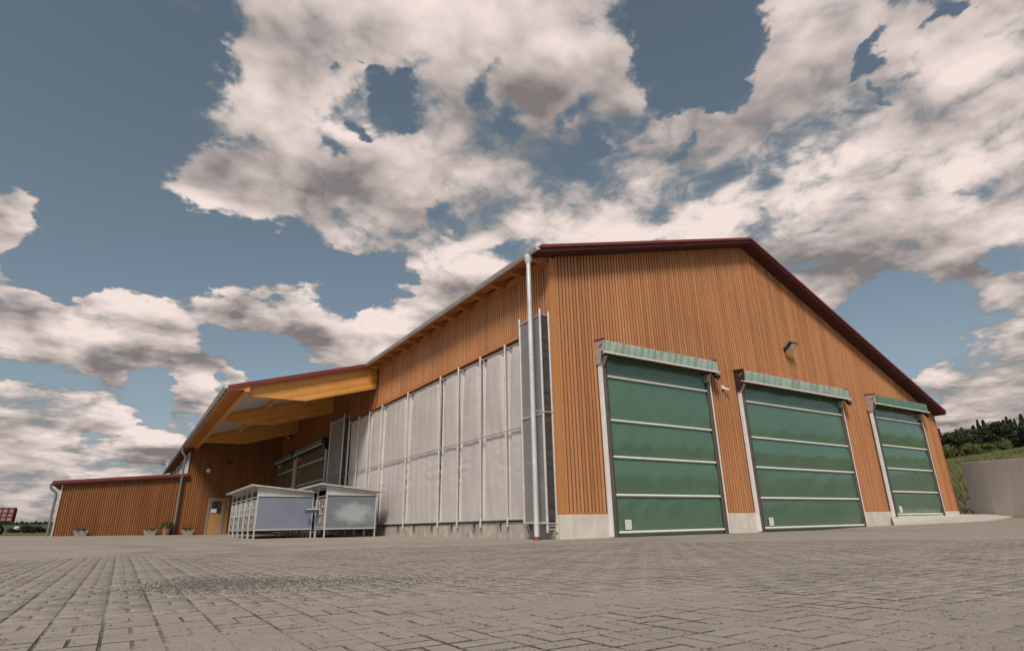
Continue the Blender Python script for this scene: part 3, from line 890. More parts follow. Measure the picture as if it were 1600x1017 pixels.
def gutter(name, x, z, y0, y1, r=.085, n=9):
    mb = MB()
    prof = []
    for k in range(n+1):
        a = math.pi + math.pi*k/n
        prof.append((x+r*math.cos(a), z+r*math.sin(a)))
    inner = [(x+(r-.008)*math.cos(math.pi+math.pi*k/n), z+(r-.008)*math.sin(math.pi+math.pi*k/n)) for k in range(n, -1, -1)]
    ring = prof+inner
    mb.prism([(a, y0, b) for a, b in ring], (0, y1-y0, 0))
    mb.prism([(a, y0-.012, b) for a, b in prof], (0, .01, 0))
    mb.tube([(x-r, y0, z), (x-r, y1, z)], .011, 8)
    return mb.build(name, M_ZINC, hall, smooth=True)
gutter('gutter', XL-.065, roof_z(XL)-.055, -.42, 14.36, .095)
gutter('gutter', XC-.075, roof_z(XC)-.05, 14.40, LEN, .095)
gutter('gutter', XR+.08, roof_z(XR)-.06, -.45, LEN, .085)
# hooks of the canopy gutter
for k in range(26):
    yy = 14.7+k*.85
    MB().bar((XC+.02, yy, roof_z(XC)-.16), (XC+.10, yy, roof_z(XC)-.13), .03, .12).build('gutter_hook', M_GALV, hall)

def downpipe(pts, r, outlet=None, boot=False, par=None, extra=()):
    mb = MB(); mb.tube(pts, r, 14)
    if outlet:
        x, y, z = outlet; mb.tube([(x, y, z), (x, y, z-.12), (x, y, z-.26)], [r*1.9, r*1.75, r*1.02], 14)
    for z in extra:
        mb.tube([(pts[-1][0], pts[-1][1], z), (pts[-1][0], pts[-1][1], z+.05)], r*1.12, 14)
    o = mb.build('downpipe', M_ZINC, par or hall, smooth=True)
    if boot:
        b = pts[-1]
        bb = MB(); bb.tube([(b[0], b[1], -.01), (b[0], b[1], .085)], [r*1.5, r*1.35], 14); bb.build('pipe_boot', M_RED, o, smooth=True)
    return o
dp = downpipe([(-.705, .07, 7.72), (-.705, .07, .03)], .068, (-.705, .07, 7.96), True, extra=(4.9, 2.1, .38))
cl = MB()
for z in (3.32, .40):
    cl.tube([(-.70, .07, z), (-.02, .07, z)], .016, 8)
cl.build('pipe_clip', M_GALV, dp)

# canopy: glulam beams, purlins, pale soffit panels
canopy = MB()
canopy.bar((-5.95, 14.46, roof_z(-5.95)-.24), (-5.95, YB-.02, roof_z(-5.95)-.24), .22, .36)
can = canopy.build('canopy', M_GLULAM, hall, bevel=.01)
def beam(y):
    P = [(-5.80, roof_z(-5.80)-.115), (-.02, roof_z(-.02)-.115), (-.02, 6.98), (-3.38, 6.03), (-5.80, 6.0)]
    MB().prism([(a, y, b) for a, b in P], (0, .22, 0)).build('beam', M_GLULAM, can, bevel=.008)
for y in (14.70, 22.1, 30.8): beam(y)
for ys in ((14.94, 22.08), (22.34, 30.78), (31.04, YB-.05)):
    MB().bar((-3.9, ys[0], roof_z(-3.9)-.26), (-3.9, ys[1], roof_z(-3.9)-.26), .16, .28).build('purlin', M_GLULAM, can)
    MB().bar((-1.8, ys[0], roof_z(-1.8)-.26), (-1.8, ys[1], roof_z(-1.8)-.26), .16, .28).build('purlin', M_GLULAM, can)
    mb = MB(); slab(mb, -5.82, -.1, ys[0], ys[1], .115, .135); mb.build('soffit_panel', M_SOFFIT, can)
y = 14.47
while y < YB:
    mb = MB()
    P = [(XC+.13, roof_z(XC+.13)-.114), (-6.07, roof_z(-6.07)-.114), (-6.07, roof_z(-6.07)-.30), (XC+.13, roof_z(XC+.13)-.22)]
    mb.prism([(a, y, b) for a, b in P], (0, .11, 0)); mb.build('rafter', M_GLULAM, can)
    y += .66

# ------------------------------------------------------------------ roller doors
def wob(rows, cols, amp, seed, fx=3., fy=2.):
    r = np.random.default_rng(seed)
    A = np.zeros((rows, cols))
    uu_, vv_ = np.meshgrid(np.linspace(0, 1, cols), np.linspace(0, 1, rows))
    for k in range(9):
        A += r.uniform(.3, 1)*np.sin(2*math.pi*(uu_*r.uniform(.3, 1)*fx+vv_*r.uniform(.2, 1)*fy)+r.uniform(0, 6.28))
    return A/4.5*amp
def roller_door(F, d, seed, cover=M_COVER, sticker=True, M_S=None):
    M_S = M_S or M_PVC
    """F(u, n, z): u along the wall, n out of the wall"""
    body = MB()
    root = None
    l, r, jl, jr, z0 = d['l'], d['r'], d['jl'], d['jr'], d['z0']
    ht, hb = d['ht'], d['hb']
    def bx(mb, u0, u1, n0, n1, a, b, mi=0):
        P = [F(u0, n0, a), F(u1, n0, a), F(u1, n1, a), F(u0, n1, a)]
        off = Vector(F(u0, n0, b))-Vector(F(u0, n0, a))
        mb.prism(P, off, mi)
    fr = MB(); bx(fr, jl+.02, jr-.02, -.02, .004, z0, hb)
    root = fr.build('roller_door', M_DARKST, hall)
    zs = [hb+.05]+d['bars']
    for k in range(len(zs)-1):
        zt, zb = zs[k], zs[k+1]
        R, K = 9, 40
        w_ = wob(R, K, .012, seed*10+k, 6, 1.5)
        w_ += wob(R, K, .011 if k < 2 else .006, seed*10+k+500, 26, 1)
        tt = np.linspace(0, 1, R)[:, None]
        w_ = w_*np.sin(math.pi*tt)**.5 + .055*np.sin(math.pi*tt)*(.62+.35*math.sin(k*2.3+seed*1.7) if k else .15)
        rows = []
        for i in range(R):
            z = zt+(zb-zt)*i/(R-1)
            rows.append([F(l-.02+(r-l+.04)*j/(K-1), .022+float(w_[i, j]), z) for j in range(K)])
        MB().grid(rows).build('curtain_panel', M_S, root, smooth=True)
    if d['bars'][-1]-z0 > .05:
        mb = MB(); bx(mb, l, r, .012, .03, z0, d['bars'][-1]-.03); mb.build('bottom_flap', M_S, root)
    for z in d['bars']:
        mb = MB(); mb.tube([F(l-.015, .055, z), F(r+.015, .055, z)], .036, 10)
        mb.build('crossbar', M_BAR, root, smooth=True)
    mb = MB(); bx(mb, jl, jl+.09, .0, .11, z0-.01, hb-.12); bx(mb, jl+.092, jl+.125, .0, .085, z0-.01, hb-.12); mb.build('guide_rail', M_WHITE, root, bevel=.006)
    mb = MB(); bx(mb, jr-.05, jr, .0, .11, z0-.01, hb-.12); mb.build('guide_rail', M_WHITE, root, bevel=.006)
    mb = MB(); mb.tube([F(jl+.215, .05, z0-.01), F(jl+.215, .05, hb-.1)], .085, 12); mb.build('side_seal', M_SEAL, root, smooth=True)
    mb = MB(); mb.tube([F(jr-.125, .05, z0-.01), F(jr-.125, .05, hb-.1)], .075, 12); mb.build('side_seal', M_SEAL, root, smooth=True)
    # cover over the roller: pleated sheet that runs from the wall over the top and down the front
    a, b = jl-.02, jr+.10
    K = 150
    rs = np.random.default_rng(seed+77)
    ph = np.cumsum(rs.uniform(.25, 1.25, K))
    fold = np.sin(ph)*.024 + np.sin(ph*.37+1)*.014
    lean = rs.uniform(-1, 1)*.25
    prof = [(.03, ht+.03), (.20, ht+.02), (.36, ht), (.405, ht-.05), (.415, (ht+hb)/2), (.412, hb+.02)]
    rows = []
    for i, (nn_, zz) in enumerate(prof):
        wgt = [0, .2, .4, .7, 1., .35][i]
        rows.append([F(a+(b-a)*j/(K-1), nn_+wgt*float(fold[min(K-1, max(0, j+int(3*i)-7))]), zz) for j in range(K)])
    MB().grid(rows).build('roller_cover', cover, root, smooth=True)
    mb = MB(); mb.tube([F(a-.05, .41, hb), F(b+.06, .41, hb)], .03, 10); mb.build('cover_bar', M_BAR, root, smooth=True)
    mb = MB(); mb.tube([F(a+.03, .21, (ht+hb)/2), F(b-.08, .21, (ht+hb)/2)], .14, 14); mb.build('roller_tube', M_SEAL, root, smooth=True)
    # end brackets
    for u, M in ((a, d['plate']), (b-.05, M_DARKST)):
        P = [(0, ht+.06), (.40, ht+.02), (.41, ht-.07), (.40, hb-.01), (.25, hb-.05), (.17, hb-.30), (.0, hb-.30)]
        if u != a: P = [(0, ht), (.38, ht-.02), (.38, hb-.02), (.25, hb-.06), (0, hb-.06)]
        mb = MB(); mb.prism([F(u-.022, p, q) for p, q in P], Vector(F(u, 0, 0))-Vector(F(u-.022, 0, 0)))
        mb.prism([F(u-.05, p, q) for p, q in ((0, ht+.075), (.43, ht+.035), (.43, ht+.015), (0, ht+.052))], Vector(F(u+.02, 0, 0))-Vector(F(u-.05, 0, 0)), 1)
        for (p, q, s_) in ((.30, ht-.14, .022), (.31, hb+.03, .03), (.22, ht-.18, .016)):
            mb.tube([F(u-.055, p, q), F(u-.02, p, q)], s_, 8, 1 if M is not M_DARKST else 2)
        mb.build('end_bracket', [M, M_BLACK, M_GALV], root)
    for u in (jl+.14, jr-.14):
        mb = MB()
        mb.prism([F(u-.07, .02, hb-.32), F(u-.07, .11, hb-.32), F(u-.07, .15, hb-.18), F(u-.07, .26, hb-.04), F(u-.07, .02, hb-.04)], Vector(F(u+.07, 0, 0))-Vector(F(u-.07, 0, 0)))
        mb.build('guide_funnel', M_BRKT, root)
    mb = MB(); mb.tube([F(jr+.03, .30, hb-.12), F(jr+.22, .30, hb-.12)], .07, 10); mb.tube([F(jr+.17, .30, hb-.22), F(jr+.17, .30, hb-.06)], .045, 10)
    mb.build('motor', M_BLACK, root, smooth=True)
    if sticker:
        zb = d['bars'][-1]+.07
        mb = MB(); bx(mb, l+.26, l+.50, .080, .086, zb, zb+.26)
        bx(mb, l+.305, l+.315, .0865, .088, zb+.02, zb+.24, 1)
        bx(mb, l+.335, l+.475, .0865, .088, zb+.195, zb+.205, 1)
        bx(mb, l+.335, l+.475, .0865, .088, zb+.04, zb+.048, 1)
        bx(mb, l+.425, l+.445, .0865, .088, zb+.08, zb+.145, 1)
        bx(mb, l+.34, l+.40, .0865, .088, zb+.15, zb+.156, 1)
        mb.build('label_plate', [M_PAPER, M_INK], root)
    return root
FG = lambda u, n, z: (u, -n, z)
FS = lambda u, n, z: (-n, u, z)
for k, d in enumerate(DOORS): roller_door(FG, d, k+1, M_COVERD if k == 2 else M_COVER)
SD = [dict(jl=22.75, jr=29.75, l=23.05, r=29.5, bars=[4.45, 3.2, 2.1, 1.1, .25], hb=5.2, ht=5.55, z0=.15, plate=M_DARKST),
      dict(jl=30.5, jr=36.0-.1, l=30.8, r=35.7, bars=[4.45, 3.2, 2.1, 1.1, .25], hb=5.2, ht=5.55, z0=.15, plate=M_DARKST)]
for k, d in enumerate(SD): roller_door(FS, d, k+11, M_COVERD, False, M_PVCS)
mb = MB(); mb.tube([(-.10, 30.1, .1), (-.10, 30.1, 4.95), (-.16, 30.1, 5.15), (-.26, 30.1, 5.27)], .16, 14)
mb.build('door_post', M_PINKPOST, hall, smooth=True)

# ------------------------------------------------------------------ wind protection curtain on the side wall
cur = MB()
cur.tube([(-.045, 1.2, 3.15), (-.045, 18.75, 3.15)], .024, 8)
cur.tube([(-.02, 1.2, .54), (-.02, 18.75, .54)], .035, 8)
cur.tube([(.02, 1.2, 5.82), (.02, 18.75, 5.82)], .022, 8)
curt = cur.build('wind_curtain', M_GALV, hall, smooth=True)
PY = [1.15, 2.536, 4.156, 5.785, 7.312, 10.54, 13.65, 15.41, 17.02, 18.56]
for y in PY[1:]:
    mb = MB(); mb.tube([(-.04, y, .33), (-.04, y, 5.955)], .036, 10)
    mb.box(-.03, .06, y-.03, y+.03, 5.86, 5.90)
    mb.box(-.04, .1, y-.012, y+.012, .42, .45)
    mb.build('post', M_GALV, curt, smooth=True)
def fabric(y0, y1, seed):
    r = np.random.default_rng(seed)
    R, K = 70, 44
    tz = np.linspace(0, 1, R)[:, None]; ty = np.linspace(0, 1, K)[None, :]
    z = .55+(5.81-.55)*tz
    Wd = y1-y0
    bulge = -.05*np.sin(math.pi*ty)*(np.sin(math.pi*np.clip(tz, 0, .47)/.47)*.6+np.sin(math.pi*np.clip((tz-.47)/.53, 0, 1)))
    fold = np.zeros((R, K))
    for s in (0, 1):
        base = .04 if s == 0 else .96
        c_ = base + (1 if s == 0 else -1)*(.02+.07*np.clip((tz-.5)/.5, 0, 1)**1.5*r.uniform(.4, 1.3))*min(1, 1.6/Wd)
        wd = .035*min(1, 1.6/Wd)*(1+tz)
        fold += (.09+.12*tz)*r.uniform(.35, 1)*np.exp(-((ty-c_)/wd)**2)
    rip = np.zeros((R, K))
    for k in range(7):
        fz = r.uniform(9, 26); sl_ = r.uniform(-.5, .5)*Wd
        rip += r.uniform(.3, 1)*np.sin(2*math.pi*(fz*tz+sl_*ty*1.7)+r.uniform(0, 6.28)+1.2*np.sin(5*ty*Wd+r.uniform(0, 6)))
    env = np.exp(-((tz-.34)/.12)**2)*.9+.12
    envy = .55+.45*np.sin(2*math.pi*(ty*Wd*.35+r.uniform(0, 1)))
    rip = rip/3.2*.020*env*envy
    fine = np.zeros((R, K))
    for k in range(5):
        fine += np.sin(2*math.pi*(r.uniform(1, 3.5)*ty*Wd/1.6+r.uniform(-2, 2)*tz)+r.uniform(0, 6))
    fine *= .0022
    x = .035+bulge+fold+rip+fine
    rows = [[(float(x[i, j]), y0+Wd*j/(K-1), float(z[i, 0])) for j in range(K)] for i in range(R)]
    MB().grid(rows).build('fabric_panel', M_CURT, curt, smooth=True)
for k in range(len(PY)-1): fabric(PY[k], PY[k+1], 40+k)
for k in range(10):
    y = 1.35+k*1.62
    mb = MB()
    mb.tube([(-.0, y, .50), (-.03, y+.02, .40), (-.02, y-.03, .22)], [.022, .028, .012], 7)
    mb.tube([(.0, y+.18, .36), (-.035, y+.16, .30), (-.01, y+.10, .18)], .010, 6)
    mb.build('strap_hook', M_BLACK, curt, smooth=True)

# movable wind panels folded against the wall at both ends of the curtain
def wind_panel(y0, y1, xo, front, label_part):
    fr = MB()
    zt, zb = 6.17, .42
    for (x, y) in ((xo, y0), (xo, y1)):
        fr.tube([(x, y, .17 if y == y0 else zb-.02), (x, y, zt+.18)], .038, 10)
    fr.tube([(-.03, y0, .17), (-.03, y0, zt+.14)], .032, 10)
    for z in (zt, 3.27, zb):
        fr.tube([(xo, y0, z), (xo, y1, z)], .027, 8)
    for z in (zt+.02, .34, .25):
        fr.tube([(xo, y0, z), (.06, y0, z)], .014, 8)
    fr.tube([(xo, y1, zt+.02), (xo-.06, y1, zt+.02)], .012, 6)
    o = fr.build('wind_panel', M_GALV, hall, smooth=True)
    rows = []
    r = np.random.default_rng(int(y0*10)+5)
    for i in range(30):
        t = i/29
        rows.append([(xo+.012+.006*math.sin(9*t+j), y0+(y1-y0)*j/9, zb+(zt-zb)*t) for j in range(10)])
    MB().grid(rows).build('side_fabric', M_NETG, o, smooth=True)
    rows = []
    R, K = 120, 9
    tt = np.linspace(0, 1, R)
    for i in range(R):
        row = []
        for j in range(K):
            s = j/(K-1)
            d = .016*math.sin(tt[i]*95+2.2*math.sin(tt[i]*23)+s*2.4)+.010*math.sin(tt[i]*211+s*5)
            row.append((xo+.03+(-.045-xo-.02)*s, y0+.02+d*math.sin(math.pi*s), zb+.03+(zt-.02-zb)*tt[i]))
        rows.append(row)
    MB().grid(rows).build('end_fabric', M_NETD, o, smooth=True)
    MB().box(xo+.02, .03, y1-.03, y1, zb, zt).build('rear_fabric', M_NETD, o)
    MB().box(-.01, .02, y0+.03, y1, zb, zt-.05).build('inner_fabric', M_NETD, o)
wind_panel(.10, 1.17, -.34, True, '')
wind_panel(18.75, 21.3, -.30, False, '')

# ------------------------------------------------------------------ annex on the left
XA = -13.35
ZW = lambda x: 3.68+(4.37-3.68)*(x+13.85)/(7.75)
annex = thing('annex', 'low timber clad annex with red lean-to roof left of the hall', 'annex')
mb = MB()
mb.prism([(XA, YB+.05, -.1), (XB+.0, YB+.05, -.1), (XB+.0, YB+.05, ZW(XB)-.25), (XA, YB+.05, ZW(XA)-.25)], (0, LEN-YB-4, 0))
wall_a = mb.build('wall', M_BACK, annex)
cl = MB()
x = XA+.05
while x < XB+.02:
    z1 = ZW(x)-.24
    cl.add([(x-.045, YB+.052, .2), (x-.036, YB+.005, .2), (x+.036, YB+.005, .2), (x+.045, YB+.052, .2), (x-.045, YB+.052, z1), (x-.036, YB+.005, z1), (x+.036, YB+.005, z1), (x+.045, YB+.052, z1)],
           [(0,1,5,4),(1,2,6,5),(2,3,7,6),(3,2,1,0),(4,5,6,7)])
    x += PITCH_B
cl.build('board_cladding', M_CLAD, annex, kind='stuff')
mb = MB()
P = [(-13.86, ZW(-13.86)), (XB-.03, ZW(XB)), (XB-.03, ZW(XB)-.24), (-13.86, ZW(-13.86)-.24)]
mb.prism([(a, YB-.25, b) for a, b in P], (0, LEN-YB-3.4, 0))
ra = mb.build('roof', M_VERGE, annex)
mb = MB()
P = [(-13.88, ZW(-13.88)+.02), (XB-.02, ZW(XB)+.02), (XB-.02, ZW(XB)-.16), (-13.88, ZW(-13.88)-.16)]
mb.prism([(a, YB-.275, b) for a, b in P], (0, .02, 0))
mb.build('fascia', M_ROOF, ra)
mb = MB(); mb.tube([(-13.95, YB-.2, 3.60), (-13.95, LEN-4, 3.60)], .085, 10); mb.build('gutter', M_ZINC, annex, smooth=True)
za = float(yardz(-13.3, 35.8))
def pipe2(par, pts, r):
    mb = MB(); mb.tube(pts, r, 12); return mb.build('downpipe', M_ZINCD, par, smooth=True)
pipe2(annex, [(-13.93, 35.9, 3.55), (-13.93, 35.9, 3.32), (-13.86, 35.9, 3.18), (-13.62, 35.9, 3.0), (-13.56, 35.9, 2.82), (-13.56, 35.9, za-.02)], .075)
mb = MB(); mb.box(XA-.03, XA+.03, YB-.0, YB+.06, za, ZW(XA)-.25); mb.build('corner_board', M_PAPER, annex)
pipe2(hall, [(-6.83, 35.75, roof_z(XC)-.10), (-6.83, 35.75, 5.9), (-6.58, 35.78, 5.55), (-6.58, 35.78, .18)], .075)

# ------------------------------------------------------------------ things on the walls
def wall_lamp(loc, name, label, F_, face, scale=1., group=None):
    t = thing(name, label, 'floodlight', loc)
    return t
lamp = thing('floodlight', 'small black floodlight high on the gable above the middle green door', 'floodlight', (11.55, 0, 6.83))
mb = MB(); mb.box(-.06, .06, -.05, -.006, -.10, .04); mb.bar((0, -.03, -.03), (-.0, -.26, .0), .05, .05); mb.build('arm', M_BLACK, lamp)
hd = MB()
hd.prism([(-.20, -.22, -.11), (.26, -.22, -.11), (.26, -.46, .10), (-.20, -.46, .10)], (0, .07, .09))
h = hd.build('lamp_head', M_BLACK, lamp, bevel=.01)
mb = MB(); mb.prism([(-.14, -.242, -.10), (.20, -.242, -.10), (.20, -.446, .079), (-.14, -.446, .079)], (0, -.006, -.008)); mb.build('lens', M_LAMPF, h)
camn = thing('security_camera', 'small white security camera on the boards between the first and second green door', 'camera', (7.35, 0, 4.74))
mb = MB(); mb.box(-.06, .06, -.06, -.005, -.0, .13); mb.build('mount', M_WHITE, camn, bevel=.008)
mb = MB(); mb.tube([(.02, -.05, .03), (.07, -.10, -.0), (.15, -.15, -.035)], [.025, .042, .042], 10); b_ = mb.build('camera_body', M_WHITE, camn, smooth=True)
mb = MB(); mb.tube([(.148, -.149, -.034), (.158, -.155, -.038)], .026, 10); mb.build('lens', M_BLACK, b_, smooth=True)
sp = thing('spot_lamp', 'small bright spot lamp under the canopy above the side doors', 'floodlight', (0, 32.9, 7.0))
mb = MB(); mb.box(-.08, -.005, -.06, .06, -.05, .08); mb.build('mount', M_BLACK, sp)
mb = MB(); mb.tube([(-.08, 0, .03), (-.24, -.05, -.08)], [.07, .12], 10); q = mb.build('lamp_head', M_BLACK, sp, smooth=True)
mb = MB(); mb.tube([(-.24, -.05, -.08), (-.25, -.053, -.087)], .10, 10); mb.build('lens', M_LAMPF, q, smooth=True)
wl = thing('wall_light', 'round white wall light on the back wall above the oak door', 'lamp', (-4.94, YB, 4.63))
mb = MB(); mb.tube([(0, 0, 0), (0, -.06, 0)], .13, 14); a_ = mb.build('base', M_WHITE, wl, smooth=True)
mb = MB(); mb.tube([(0, -.06, 0), (0, -.16, -.01), (0, -.21, -.02)], [.15, .15, .07], 14); mb.build('diffuser', M_LAMPF, a_, smooth=True)
dl = thing('box_lamp', 'small dark box lamp on the back wall high under the canopy', 'lamp', (-3.65, YB, 5.28))  # dark lamp in a box housing
mb = MB(); mb.box(-.16, .16, -.16, -.01, -.12, .12); a_ = mb.build('housing', M_DARKST, dl, bevel=.02)
mb = MB(); mb.tube([(-.05, -.16, .02), (-.05, -.20, .02)], .06, 10); mb.build('lens', M_BLUE, a_, smooth=True)

# oak door in the back wall, part of the hall
zd = float(yardz(-4, YB))
mb = MB()
mb.box(-4.63, -4.52, YB-.05, YB+.06, zd, 2.72); mb.box(-3.60, -3.49, YB-.05, YB+.06, zd, 2.72); mb.box(-4.52, -3.60, YB-.05, YB+.06, 2.62, 2.72)
mb.box(-3.49, -3.2, YB-.02, YB+.05, zd, 2.70, 1)
door = mb.build('door', [M_DOORF, M_DOORW], hall)
mb = MB(); mb.box(-4.52, -3.60, YB-.005, YB+.04, zd+.01, 1.62); mb.box(-4.52, -4.40, YB-.005, YB+.04, 1.62, 2.62); mb.box(-3.72, -3.60, YB-.005, YB+.04, 1.62, 2.62); mb.box(-4.40, -3.72, YB-.005, YB+.04, 2.5, 2.62)
mb.build('door_leaf', M_DOORW, door)
MB().box(-4.40, -3.72, YB+.01, YB+.02, 1.62, 2.5).build('pane', M_GLASS, door)
MB().box(-4.38, -4.02, YB-.012, YB-.004, 1.68, 1.95).build('paper_notice', M_PAPER, door)
mb = MB(); mb.tube([(-3.68, YB-.07, 1.28), (-3.80, YB-.07, 1.28)], .014, 8); mb.tube([(-3.68, YB-.07, 1.28), (-3.68, YB, 1.28)], .014, 8); mb.build('handle', M_GALV, door, smooth=True)

# ------------------------------------------------------------------ planters
def leaf_cluster(N, r, h, seed, long=.16, wd=.03, droop=.5):
    q = np.random.default_rng(seed)
    V, F = [], []
    for k in range(N):
        a = q.uniform(0, 6.28); L = long*q.uniform(.6, 1.2); rad = r*math.sqrt(q.uniform(0, 1))
        b = Vector((rad*math.cos(q.uniform(0, 6.28)), rad*math.sin(q.uniform(0, 6.28)), h*q.uniform(0, .5)))
        d = Vector((math.cos(a), math.sin(a), q.uniform(.2, 1.6))).normalized()
        s = d.cross(Vector((0, 0, 1))).normalized()*wd
        m_ = b+d*L*.55; e = b+d*L+Vector((0, 0, -droop*L*q.uniform(0, 1)))
        o = len(V); V += [b-s*.4, b+s*.4, m_+s, m_-s, e]; F += [(o, o+1, o+2, o+3), (o+3, o+2, o+4, o+4)]
    mb = MB(); mb.add(V, [f if len(set(f)) == 4 else f[:3] for f in F]); return mb
def planter(x, label, seed, M_L, h=.36):
    y = YB-.42; z = float(yardz(x, y))
    t = thing('planter', label, 'planter', (x, y, z), 0, 'grey trough planters along the annex and back wall')
    mb = MB()
    w0, w1, d0, d1 = .30, .40, .15, .2
    v = [(-w0,-d0,0),(w0,-d0,0),(w0,d0,0),(-w0,d0,0),(-w1,-d1,h),(w1,-d1,h),(w1,d1,h),(-w1,d1,h),
         (-w1+.03,-d1+.03,h),(w1-.03,-d1+.03,h),(w1-.03,d1-.03,h),(-w1+.03,d1-.03,h),(-w1+.03,-d1+.03,h-.05),(w1-.03,-d1+.03,h-.05),(w1-.03,d1-.03,h-.05),(-w1+.03,d1-.03,h-.05)]
    f = [(0,3,2,1)]+[(a+i, a+(i+1) % 4, b+(i+1) % 4, b+i) for a, b in ((0,4),(4,8),(8,12)) for i in range(4)]
    mb.add(v, f); mb.build('trough', M_GREYBOX, t)
    mb = MB(); mb.box(-w1+.03, w1-.03, -d1+.03, d1-.03, h-.06, h-.03); mb.build('soil', M_SOIL, t)
    o = leaf_cluster(160, .28, .05, seed, .17, .028).build('plant', M_L, t); o.location = (0, 0, h-.04)
planter(-11.82, 'grey trough planter with dark reddish plant, nearest the annex downpipe on the far left', 3, M_BROADD)
planter(-7.98, 'grey trough planter with low green plant just left of the terracotta pot', 4, M_BROAD)
planter(-5.72, 'grey trough planter with low plant between the hall downpipe and the oak door', 5, M_BROADD)
px_, py_ = -7.03, YB-.45
pot = thing('flower_pot', 'round terracotta pot with arching green leaves beside the hall downpipe', 'plant pot', (px_, py_, float(yardz(px_, py_))))
mb = MB(); mb.tube([(0, 0, 0), (0, 0, .1), (0, 0, .32), (0, 0, .46), (0, 0, .5)], [.17, .22, .27, .25, .27], 18); mb.build('pot', M_TERRA, pot, smooth=True)
o = leaf_cluster(230, .12, .06, 9, .62, .026, .9).build('plant', M_POTL, pot); o.location = (0, 0, .47)

# ------------------------------------------------------------------ calf pens
def calf_pen(label, loc, W, panel_mat, seed, trough=False):
    t = thing('calf_pen', label, 'calf pen', loc, 0, 'calf pens standing by the side wall')
    NB_, BD = 5, 1.36
    Dp = NB_*BD
    ZR0, ZR1 = 2.02, 1.80       # roof height left, right
    zr = lambda x: ZR0+(ZR1-ZR0)*x/W
    zf = .34
    roof_ = MB()
    P = [(-.30, zr(-.30)+.01), (W+.16, zr(W+.16)+.01), (W+.16, zr(W+.16)+.05), (-.30, zr(-.30)+.05)]
    roof_.prism([(a, -.16, b) for a, b in P], (0, Dp+.3, 0))
    for a in (-.30, W+.16): roof_.bar((a, -.17, zr(a)+.02), (a, Dp+.15, zr(a)+.02), .03, .07)
    roof_.bar((-.30, -.17, zr(-.3)+.02), (W+.16, -.17, zr(W+.16)+.02), .03, .06)
    roof_.build('roof', M_UPPER, t)
    lg = MB()
    for k in range(NB_+1):
        for s, x in ((0, 0), (1, W)):
            ys = [k*BD] if k in (0, NB_) else [k*BD-.05, k*BD+.05]
            for yy in ys:
                mb = MB(); mb.box(x-.025, x+.025, yy-.025, yy+.025, -.02, zr(x))
                mb.box(x-.05, x+.05, yy-.05, yy+.05, -.025, -.012)
                mb.build('leg', M_GALV, t)
    fr = MB()
    for z in (zf, 1.66):
        fr.bar((0, -.03, z), (W, -.03, z), .06, .05)
    fr.bar((0, -.03, zr(0)-.05), (W, -.03, zr(W)-.05), .05, .05)
    for x in (0, W):
        for z in (zf, zr(x)-.04, 1.62): fr.bar((x, 0, z), (x, Dp, z), .045, .05)
    fr.build('frame', M_GALV, t)
    MB().box(.03, W-.03, -.02, -.002, zf+.03, 1.63).build('end_panel', panel_mat, t)
    mb = MB(); mb.prism([(.03, -.022, 1.68), (W-.03, -.022, 1.68), (W-.03, -.022, zr(W)-.03), (.03, -.022, zr(0)-.03)], (0, .015, 0)); mb.build('gable_panel', M_UPPER, t)
    mb = MB(); mb.box(.0, W, .02, Dp-.02, zf-.03, zf+.02); mb.build('floor', M_DARKST, t)
    mb = MB(); mb.box(W-.02, W-.005, 0, Dp, zf, zr(W)-.08); mb.box(0, W, Dp-.02, Dp, zf, 1.9)
    for k in range(1, NB_): mb.box(0.03, W-.03, k*BD-.008, k*BD+.008, zf, 1.6)
    mb.build('inner_panel', M_LOWP, t)
    for k in range(NB_):
        y0, y1 = k*BD+.08, (k+1)*BD-.08
        g = MB()
        for z in (zf+.06, .92, 1.50): g.tube([(-.02, y0, z), (-.02, y1, z)], .017, 6)
        for y in (y0, y1): g.tube([(-.02, y, zf+.06), (-.02, y, 1.50)], .017, 6)
        ym = (y0+y1)/2
        for dy in (-.34, .34):
            g.tube([(-.02, ym+dy, 1.50), (-.02, ym+dy*.3, .92)], .013, 6)
        for dy in (-.20, 0, .20): g.tube([(-.02, ym+dy, 1.50), (-.02, ym+dy*.8, .92)], .010, 6)
        for dy in (-.45, .45): g.tube([(-.02, ym+dy, 1.50), (-.02, ym+dy, .92)], .010, 6)
        g.tube([(-.03, y0+.02, 1.22), (-.10, y0+.05, 1.2), (-.03, y0+.08, 1.18)], .012, 6)
        gt = g.build('gate', M_GALV, t)
        MB().box(-.012, .0, y0+.02, y1-.02, zf+.08, .90).build('lower_panel', M_LOWP, gt)
        if (k+seed) % 4 != 2:
            mb = MB(); mb.tube([(-.014, ym, .66), (-.03, ym, .66)], .12, 6); mb.build('number_tag', M_TAG, gt)
        fw_ = MB()
        for z in (1.63, 1.88): fw_.bar((-.01, y0, z), (-.01, y1, z), .03, .03)
        for y in (y0, y1): fw_.bar((-.01, y, 1.62), (-.01, y, 1.89), .03, .03)
        fw_.build('vent_frame', M_GALV, t)
    if trough:
        mb = MB(); mb.box(-.52, -.06, .9, 1.25, .98, 1.12); mb.bar((-.54, .88, 1.12), (-.04, .88, 1.12), .03, .03, mi=1); mb.build('trough', [M_BLUE, M_PAPER], t)
    return t
calf_pen('calf pen with clean blue grey end panel, standing on the left', (-5.16, 13.5, float(yardz(-5, 13.5))), 2.22, M_PANEL, 0)
calf_pen('calf pen with white smeared end panel, next to the silver curtain', (-2.80, 11.95, float(yardz(-2.8, 11.95))), 2.08, M_SMEAR, 1, True)

